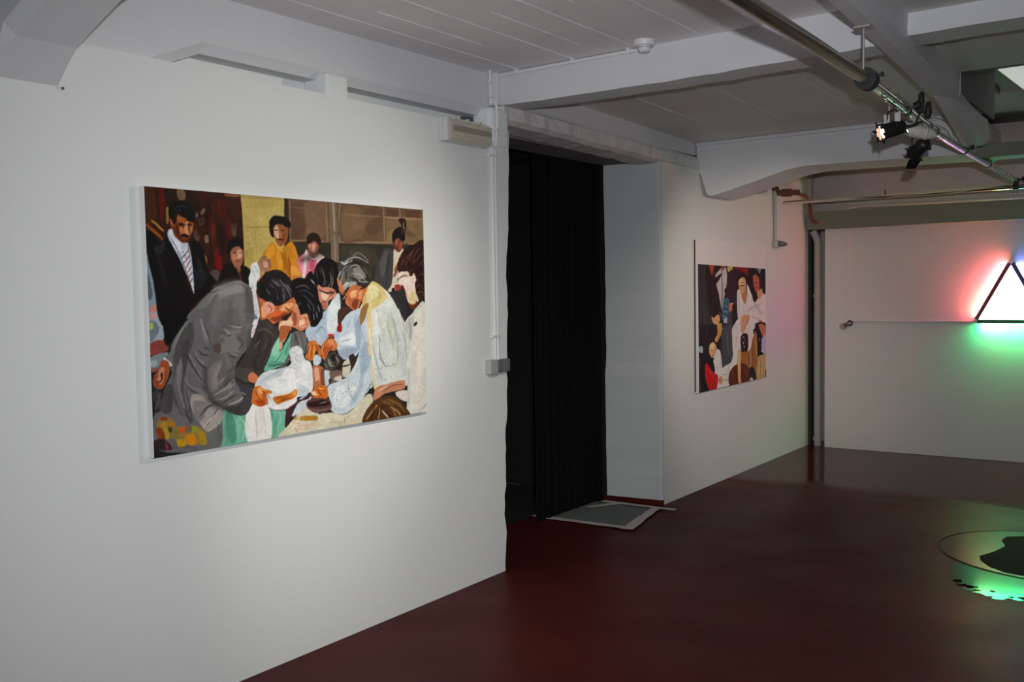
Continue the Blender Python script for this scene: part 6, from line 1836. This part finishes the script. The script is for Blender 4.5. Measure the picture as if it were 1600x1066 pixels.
# ------------------------------------------------------------------ fluorescent triangle on the end partition
def fixture(a, b, col, strength, sleeve, lab, off=.030):  # sleeve: batten colour with the flare tint painted in
    A = on_panel(*a, d=.0); Bp = on_panel(*b, d=.0)
    n = (on_panel(1, 1, 1)-on_panel(1, 1, 0)).normalized()
    t = thing('tube_light', tuple((A+Bp)/2), lab, 'tube light')
    ax = (Bp-A).normalized(); sd_ = n.cross(ax).normalized()
    Ln = (Bp-A).length
    hw = .0165
    bm = bmesh.new()
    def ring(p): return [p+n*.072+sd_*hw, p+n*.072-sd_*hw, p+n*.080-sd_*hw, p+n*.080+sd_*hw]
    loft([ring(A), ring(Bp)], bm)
    bm_obj('batten', bm, mat('flare_tinted_batten', sleeve, .5), t)  # glow and lens flare tint painted into the batten colour
    gm = glow(lab.split()[1]+'_fluorescent_tube', col, strength)
    bm_obj('tube', tube([A+n*off+ax*.015, Bp+n*off-ax*.015], .011, 12), gm, t)
    for e_ in (A+ax*.010, Bp-ax*.010):
        bm = bmesh.new()
        loft([[e_+sd_*.013-ax*.006, e_-sd_*.013-ax*.006, e_-sd_*.013+ax*.006, e_+sd_*.013+ax*.006],
              [e_+n*.073+sd_*.013-ax*.006, e_+n*.073-sd_*.013-ax*.006, e_+n*.073-sd_*.013+ax*.006, e_+n*.073+sd_*.013+ax*.006]], bm)
        bm_obj('tube_holder', bm, M['housing'], t)
LS = 240
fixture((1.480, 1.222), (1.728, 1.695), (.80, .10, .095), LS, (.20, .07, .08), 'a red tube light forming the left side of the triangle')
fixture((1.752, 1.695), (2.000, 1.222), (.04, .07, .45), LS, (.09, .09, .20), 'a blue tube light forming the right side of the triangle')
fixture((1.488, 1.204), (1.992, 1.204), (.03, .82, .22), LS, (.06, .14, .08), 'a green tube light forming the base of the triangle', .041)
def panel_box(x0, x1, z0, z1, d0, d1):
    bm = bmesh.new()
    loft([[on_panel(x0, z0, d0), on_panel(x1, z0, d0), on_panel(x1, z1, d0), on_panel(x0, z1, d0)],
          [on_panel(x0, z0, d1), on_panel(x1, z0, d1), on_panel(x1, z1, d1), on_panel(x0, z1, d1)]], bm)
    return bm
tag(bm_obj('wall_trunking', panel_box(.387, .405, 1.20, 2.05, .0005, .016), M['trunk'], None), 'thin vertical trunking on the end partition down to the dark plug', 'trunking')
tag(bm_obj('wall_trunking', panel_box(.43, 1.478, 1.194, 1.205, .0005, .018), M['trunk'], None), 'thin horizontal trunking from the dark plug to the neon triangle', 'trunking')
pg = thing('wall_plug', tuple(on_panel(.40, 1.17)), 'dark round plug and socket on the end partition left of the triangle', 'plug')
n_ = (on_panel(1, 1, 1)-on_panel(1, 1, 0))
bm_obj('socket', lathe(on_panel(.352, 1.150, .0005), n_, [(0, .032), (.03, .030), (.034, .022)], 16), M['grey_pipe'], pg, True)
bm_obj('plug', lathe(on_panel(.372, 1.158, .034), n_*.6+Vector((.75, 0, .35)), [(0, .018), (.03, .020), (.05, .014)], 12), M['dark_plastic'], pg, True)
bm_obj('cable_ring', tube([on_panel(.415+.020*math.cos(a*PI/8), 1.180+.020*math.sin(a*PI/8), .02) for a in range(17)], .007, 8), M['black_rubber'], pg, True)

# ------------------------------------------------------------------ far right ceiling panel and box
lp = thing('ceiling_light_panel', (2.4, 7.3, 2.90), 'bright white light panel in the dark raised ceiling, right edge', 'ceiling light')
bm_obj('diffuser', prism([(1.965, 6.88), (2.9, 6.84), (2.9, 8.5), (2.03, 8.5)], 'z', 2.905, 2.915), glow('lit_panel_diffuser', (1, .95, .88), .42), lp)
bm_obj('frame', prism([(1.955, 6.86), (2.92, 6.82), (2.92, 8.52), (2.02, 8.52)], 'z', 2.912, 2.92), M['housing'], lp)
bx = tag(bm_obj('junction_box', B(1.80, 1.86, 6.95, 7.6, 2.87, 2.92, bev=.006), M['ceiling_dark'], None), 'small dark grey box on the raised ceiling beside the light panel', 'box')

# ------------------------------------------------------------------ round floor cover and puddle, right edge
fc = thing('floor_cover', (2.43, 6.02, 0), 'round dark cover set in the red floor at the right edge, wet on top', 'floor cover')
def disc(cx, cy, rx, ry, n=64, wob=0, seed=1):
    rr = random.Random(seed); ph = [rr.uniform(0, 6.28) for _ in range(4)]
    return [(cx+rx*math.cos(2*PI*i/n)*(1+wob*sum(math.sin((k+2)*2*PI*i/n+ph[k]) for k in range(4))/4), cy+ry*math.sin(2*PI*i/n)*(1+wob*sum(math.sin((k+2)*2*PI*i/n+ph[k]) for k in range(4))/4)) for i in range(n)]
wet = mat('wet_dark_red_paint', (.026, .008, .006), .07, var=.1, spec=.20)
bm_obj('cover_plate', strip(disc(2.43, 6.02, .60, .535), 0.0005, .003), M['damp'], fc)
bm_obj('rim', tube([(2.43+.61*math.cos(a*PI/36), 6.02+.545*math.sin(a*PI/36), .002) for a in range(73)], .003, 6), M['damp'], fc, True)
bm_obj('dark_patch', strip([(2.076, 5.795), (2.10, 5.70), (2.16, 5.60), (2.25, 5.53), (2.45, 5.51), (2.8, 5.6), (2.95, 5.9), (2.85, 6.3), (2.5, 6.44), (2.25, 6.42), (2.13, 6.33), (2.12, 6.22), (2.16, 6.1), (2.13, 5.95)], .003, .0036), mat('dark_green_patch', (.022, .04, .022), .7, spec=.02), fc)  # matt dark green patch on the cover plate
pts = []
rr = random.Random(11)
front = [(1.98, 5.52), (2.03, 5.33), (2.08, 5.20), (2.16, 5.12), (2.27, 5.075), (2.40, 5.10), (2.6, 5.05), (2.9, 5.1), (3.1, 5.4)]
for a, b in zip(front, front[1:]):
    for k in range(8):
        q = Vector(a).lerp(Vector(b), k/8); pts.append((q.x+rr.uniform(-.014, .014), q.y+rr.uniform(-.034, .03)))
back_ = [(3.0, 5.6)]+[(2.43+.62*math.cos(t), 6.02-.555*math.sin(t)) for t in [x*PI/16 for x in range(3, 13)]]
pud = tag(bm_obj('water_puddle', strip(pts+back_, .0004, .0012), wet, None), 'ragged shallow puddle in front of the round floor cover', 'puddle')
for k in range(16):
    t = rr.uniform(0, 1); cx = 2.06+.62*t; cy = 5.20-.09*math.sin(min(1, t*2)*PI/2)+rr.uniform(-.015, .07)
    a0 = rr.uniform(.008, .030); b0 = rr.uniform(.010, .026)
    bm_obj('dry_spot', strip([(cx+a0*math.cos(2*PI*i/11)*rr.uniform(.6, 1.2), cy+b0*math.sin(2*PI*i/11)*rr.uniform(.6, 1.2)) for i in range(11)], .0010, .0018), M['dry'], pud)
